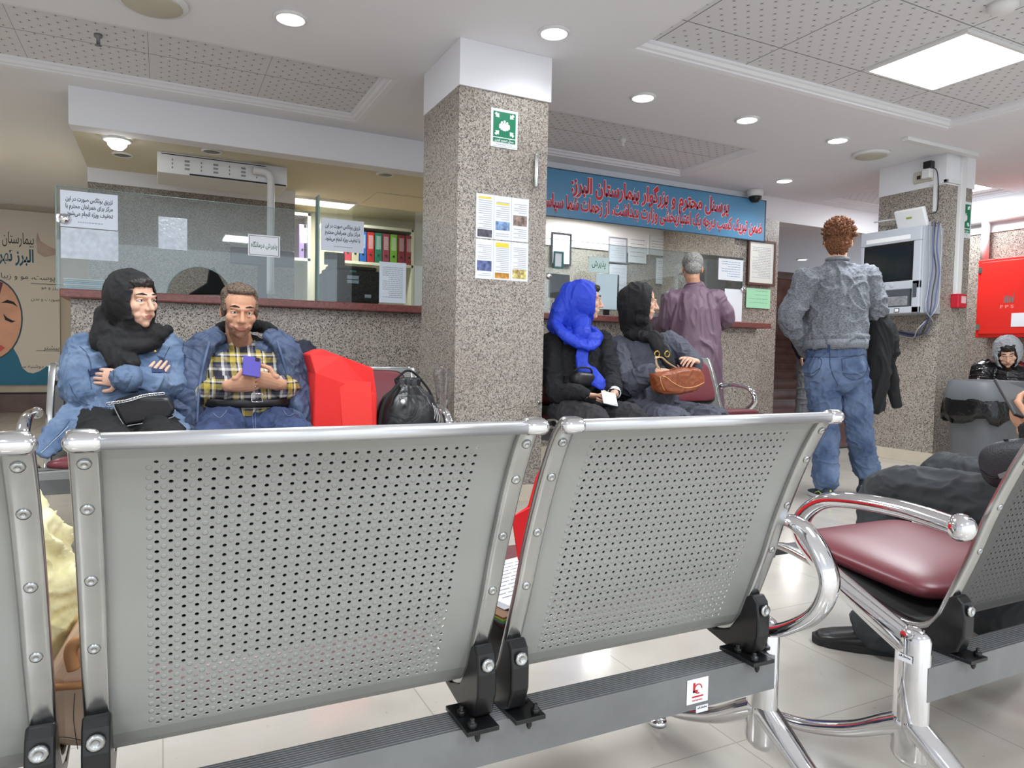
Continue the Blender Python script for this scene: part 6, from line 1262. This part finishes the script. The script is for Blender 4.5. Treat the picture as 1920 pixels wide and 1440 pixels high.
# ---------------------------------------------------------------- hooded person
def hooded():
    t = person('person in grey hood and black puffer jacket sitting behind the bin, looking down', V((6.8, 3.75, 0))); t0 = 6.4; f = lambda x, y, d=0: D(x, y, t0+d); s_ = V((.5, -.86, 0))
    hc = f(1889, 662, -.08); R = orient(122, -26, 4); nb = f(1893, 692, .04); ch = f(1893, 740, .05); pel = f(1893, 800, .0); sl, sr = f(1846, 694, .05), f(1940, 694, .05); el, er = f(1832, 748, -.05), f(1955, 748, -.05); wl, wr = f(1872, 752, -.35), f(1915, 750, -.35)
    fd = V((-.86, -.5, 0)); hips = [pel-s_*.1, pel+s_*.1]; kn = [h+fd*.45 for h in hips]; an = [V((k.x, k.y, .09)) for k in kn]
    b = MB(); torso(b, pel, ch, nb-V((0, 0, .03)), s_, add=-.03); shoulders(b, nb-V((0, 0, .03)), (sl, sr), .038, .04); limb(b, [sl, el, wl], [.045, .04, .03]); limb(b, [sr, er, wr], [.045, .04, .03]); seated_legs(b, hips, kn, an, (.075, .065, .05, .045, .04))
    hs = [hand(w, fd+V((0, 0, .2)), V((0, 0, -1)), k, (.4,)*4, .95) for w, k in ((wl, 1), (wr, -1))]; mk_body(t, 'light', head(hc, R, .98, nb=nb), b, hs); hair_cap(hc, R, [((0, .03, .075), (.066, .06, .05)), ((-.062, .04, .02), (.014, .03, .05)), ((.062, .04, .02), (.014, .03, .05))], 1, m_hair_dark, t)
    b2 = MB().add(hood_shell(hc, R, 1.18)); b2.tube(spline([nb-s_*.08, nb+fd*.1+V((0, 0, -.01)), nb+s_*.08], 5), .04, 12, round_=True); fuse(b2, .006, 4, (16, .008)).build('grey_hood', knit_mat('light_grey_jersey', (146, 149, 154), (178, 181, 186), 120, .3), t)
    b = MB(); torso(b, pel, ch, nb-V((0, 0, .02)), s_, add=.06); shoulders(b, nb-V((0, 0, .03)), (sl, sr), .10, .12); b.ell(nb.lerp(ch, .35)+fd*.04, (.2, .2, .14)); limb(b, [sl, el, wl-(wl-el)*.1], [.10, .095, .065]); limb(b, [sr, er, wr-(wr-er)*.1], [.095, .09, .065])
    fuse(b, .007, 5, (9, .014, (.6, .6, 1.8))).build('puffer_jacket', m_blackshiny, t); b = MB(); seated_legs(b, hips, kn, an, (.1, .09, .08, .07, .075)); fuse(b, .009, 4).build('trousers', m_black, t); [shoe(MB(), a, a+fd*.2).build('shoe', m_rubber, t) for a in an]
    g = thing('phone', 'pale phone in the hooded person hands', 'phone', f(1893, 724, -.42)); MB().bx(-.036, .036, -.075, .075, -.004, .004, 0, orient(122, 15), f(1897, 724, -.42)).build('case', m_ring, g, bevel=.003)
    c = thing('waiting_chair', 'chair under the hooded person behind the grey waste bin', 'chair', V((pel.x, pel.y, 0))); ax = s_; o = V((pel.x, pel.y, 0)); zz = pel.z-.13
    MB().bx(-.23, .23, -.22, .24, zz-.04, zz, 0, orient(120), o).build('seat', m_burg, c, bevel=.015); MB().bx(-.23, .23, -.25, -.21, zz, zz+.34, 0, orient(120), o).build('backrest', m_burg, c, bevel=.015)
    for a_ in (-.2, .2):
        for b_ in (-.2, .2): MB().tube([o+orient(120) @ V((a_, b_, 0)), o+orient(120) @ V((a_, b_, zz-.03))], .013, 8).build('leg', m_chrome_worn, c)
hooded()
# ---------------------------------------------------------------- man at right edge
def man_edge():
    t = person('seated person in dark trousers and black jacket cut off by the right frame edge', V((2.2, 1.1, 0)))
    pel, ch, nb = V((2.20, 1.02, .54)), V((2.26, .88, .86)), V((2.28, .86, 1.10)); hc = V((2.29, .92, 1.27)); R = orient(0, -20); sl, sr = V((2.10, .88, 1.02)), V((2.46, .88, 1.02)); el, er = V((2.03, .97, .70)), V((2.52, .98, .72)); wl, wr = P(1936, 812, X=2.0), V((2.55, 1.02, .62))
    hips = [V((2.10, 1.05, .50)), V((2.32, 1.05, .50))]; kn = [V((2.06, 1.45, .478)), V((2.40, 1.50, .49))]; an = [V((1.99, 1.40, .085)), V((2.44, 1.32, .085))]
    b = MB(); torso(b, pel, ch, nb-V((0, 0, .03)), (1, 0, 0), add=-.03); shoulders(b, nb-V((0, 0, .03)), (sl, sr), .038, .04); limb(b, [sl, el, wl], [.045, .04, .03]); limb(b, [sr, er, wr], [.045, .04, .03]); seated_legs(b, hips, kn, an, (.07, .06, .05, .045, .04))
    h1 = hand(wl, P(1903, 768, X=2.03)-wl, V((.75, .1, .6)), 1, (.5, .55, .6, .65), 1.0, .5, arm=wl.lerp(el, .4)); h2 = hand(wr, V((-.3, .8, .2)), V((-.3, 0, .9)), 1, (.4,)*4); mk_body(t, 'tan', head(hc, R, 1.0, nb=nb), b, [h1, h2]); hair_cap(hc, R, [((0, -.02, .055), (.083, .096, .082))], 1, m_hair_dark, t)
    b = MB(); torso(b, pel, ch, nb, (1, 0, 0), add=.02); shoulders(b, nb, (sl, sr), .065); limb(b, [sl, el, el.lerp(wl, .55)], [.075, .07, .056]); limb(b, [sr, er, er.lerp(wr, .8)], [.075, .07, .056]); fuse(b, .006, 4, (14, .009)).build('black_jacket', m_black, t)
    b = MB(); seated_legs(b, hips, kn, an, (.098, .088, .078, .078, .09)); b.ell(pel-V((0, 0, .0)), (.17, .13, .09)); fuse(b, .005, 4, (9, .011)).build('dark_trousers', mat('charcoal_trousers', (50, 53, 56), .8, folds=(8, .5), bump=(160, .15)), t)
    m = mat('black_shoe_leather', (30, 29, 29), .3)
    for a, tl in ((an[0], V((-.18, .2, 0))), (an[1], V((.1, .2, 0)))): b = MB(); shoe(b, a, a+tl, 0, .05); s2 = b.build('shoe', m, t); sole(MB(), a, a+tl).build('sole', m_rubber, s2, bevel=.005)
    g = thing('tablet', 'dark flat tablet held up at the right frame edge', 'tablet', V((2.05, 1.15, .8))); A = P(1861, 713, X=2.04); d1 = (P(1886, 757, X=1.99)-A).normalized(); d2 = P(1925, 746, X=2.10)-A; d2 = (d2-d1*d2.dot(d1)).normalized(); n_ = d1.cross(d2)
    MB().prism([(0, 0), (.15, 0), (.15, .24), (0, .24)], A, d1, d2, n_*(.009 if n_.z > 0 else -.009)).build('case', mat('grey_tablet_back', (52, 52, 54), .5), g, bevel=.003)
    g = thing('shoulder_bag', 'black grained leather bag worn at the side by the person at right edge', 'bag', V((2.0, 1.05, .66)))
    o = P(1878, 868, X=1.93); gb = pillow(o+V((.03, -.02, 0)), (.05, .082, .062), Matrix.Rotation(radians(-18), 3, 'X'), .6); at = caster(gb); gb.build('bag_body', mat('grained_black_leather', (42, 43, 48), .42, bump=(260, .6)), g)
    seam(at, [(1846, 838), (1866, 828), (1890, 826)], .003, m_rubber, g, 'zip'); seam(at, [(1836, 880), (1860, 896), (1885, 890)], .002, m_rubber, g, 'seam'); MB().bx(-.003, .003, -.025, .025, -.006, .006, 0, Matrix.Rotation(radians(-30), 3, 'X'), o+V((-.022, -.03, -.02))).build('badge', m_steel, g)
man_edge()
# ---------------------------------------------------------------- person on the stairs
def stairs_person():
    t0 = 9.6; f = lambda x, y, d=0: D(x, y, t0+d); t = person('person in grey trousers and pale sneakers by the stairs behind the standing man', f(1510, 770)); t.location.z = 0
    base = f(1512, 775); base.z = 0.012; s_ = V((.7, -.7, 0)); g = lambda a, z, d=0: base+s_*a+V((-.7, -.7, 0))*d+V((0, 0, z)); pel, ch, nb, hc = g(.04, .92), g(.06, 1.2), g(.06, 1.44), g(.06, 1.62, .03); R = orient(135)
    sl, sr = g(-.12, 1.36), g(.24, 1.36); el, er = g(-.16, 1.1), g(.28, 1.1); wl, wr = g(-.1, .92, .12), g(.26, .88, .08); hips = [g(-.05, .88), g(.13, .88)]; an = [g(-.06, .086), g(.16, .086)]
    b = MB(); torso(b, pel, ch, nb-V((0, 0, .03)), s_, add=-.03); shoulders(b, nb-V((0, 0, .03)), (sl, sr), .038, .04); limb(b, [sl, el, wl], [.045, .04, .03]); limb(b, [sr, er, wr], [.045, .04, .03]); [limb(b, [h, h.lerp(a, .5), a], [.08, .055, .042]) for h, a in zip(hips, an)]
    mk_body(t, 'light', head(hc, R, 1.0, nb=nb), b, [hand(w, V((0, 0, -1)), s_*k, 1, (.3,)*4) for w, k in ((wl, 1), (wr, -1))]); hair_cap(hc, R, [((0, -.02, .055), (.083, .096, .082))], 1, m_hair_dark, t)
    b = MB(); torso(b, pel, ch, nb, s_, add=.02); shoulders(b, nb, (sl, sr), .065); limb(b, [sl, el, wl], [.07, .065, .05]); limb(b, [sr, er, wr], [.07, .065, .05]); fuse(b, .009, 4, (12, .01)).build('dark_jacket', m_black, t)
    b = MB(); [limb(b, [h, h.lerp(a, .5), a], [.1, .085, .09]) for h, a in zip(hips, an)]; b.ell(pel, (.16, .16, .1)); fuse(b, .008, 4, (9, .012)).build('grey_trousers', mat('grey_work_trousers', (128, 130, 134), .9, folds=(9, .5)), t); [shoe(MB(), a, a+V((-.15, -.18, 0))).build('shoe', m_ring, t) for a in an]
stairs_person()
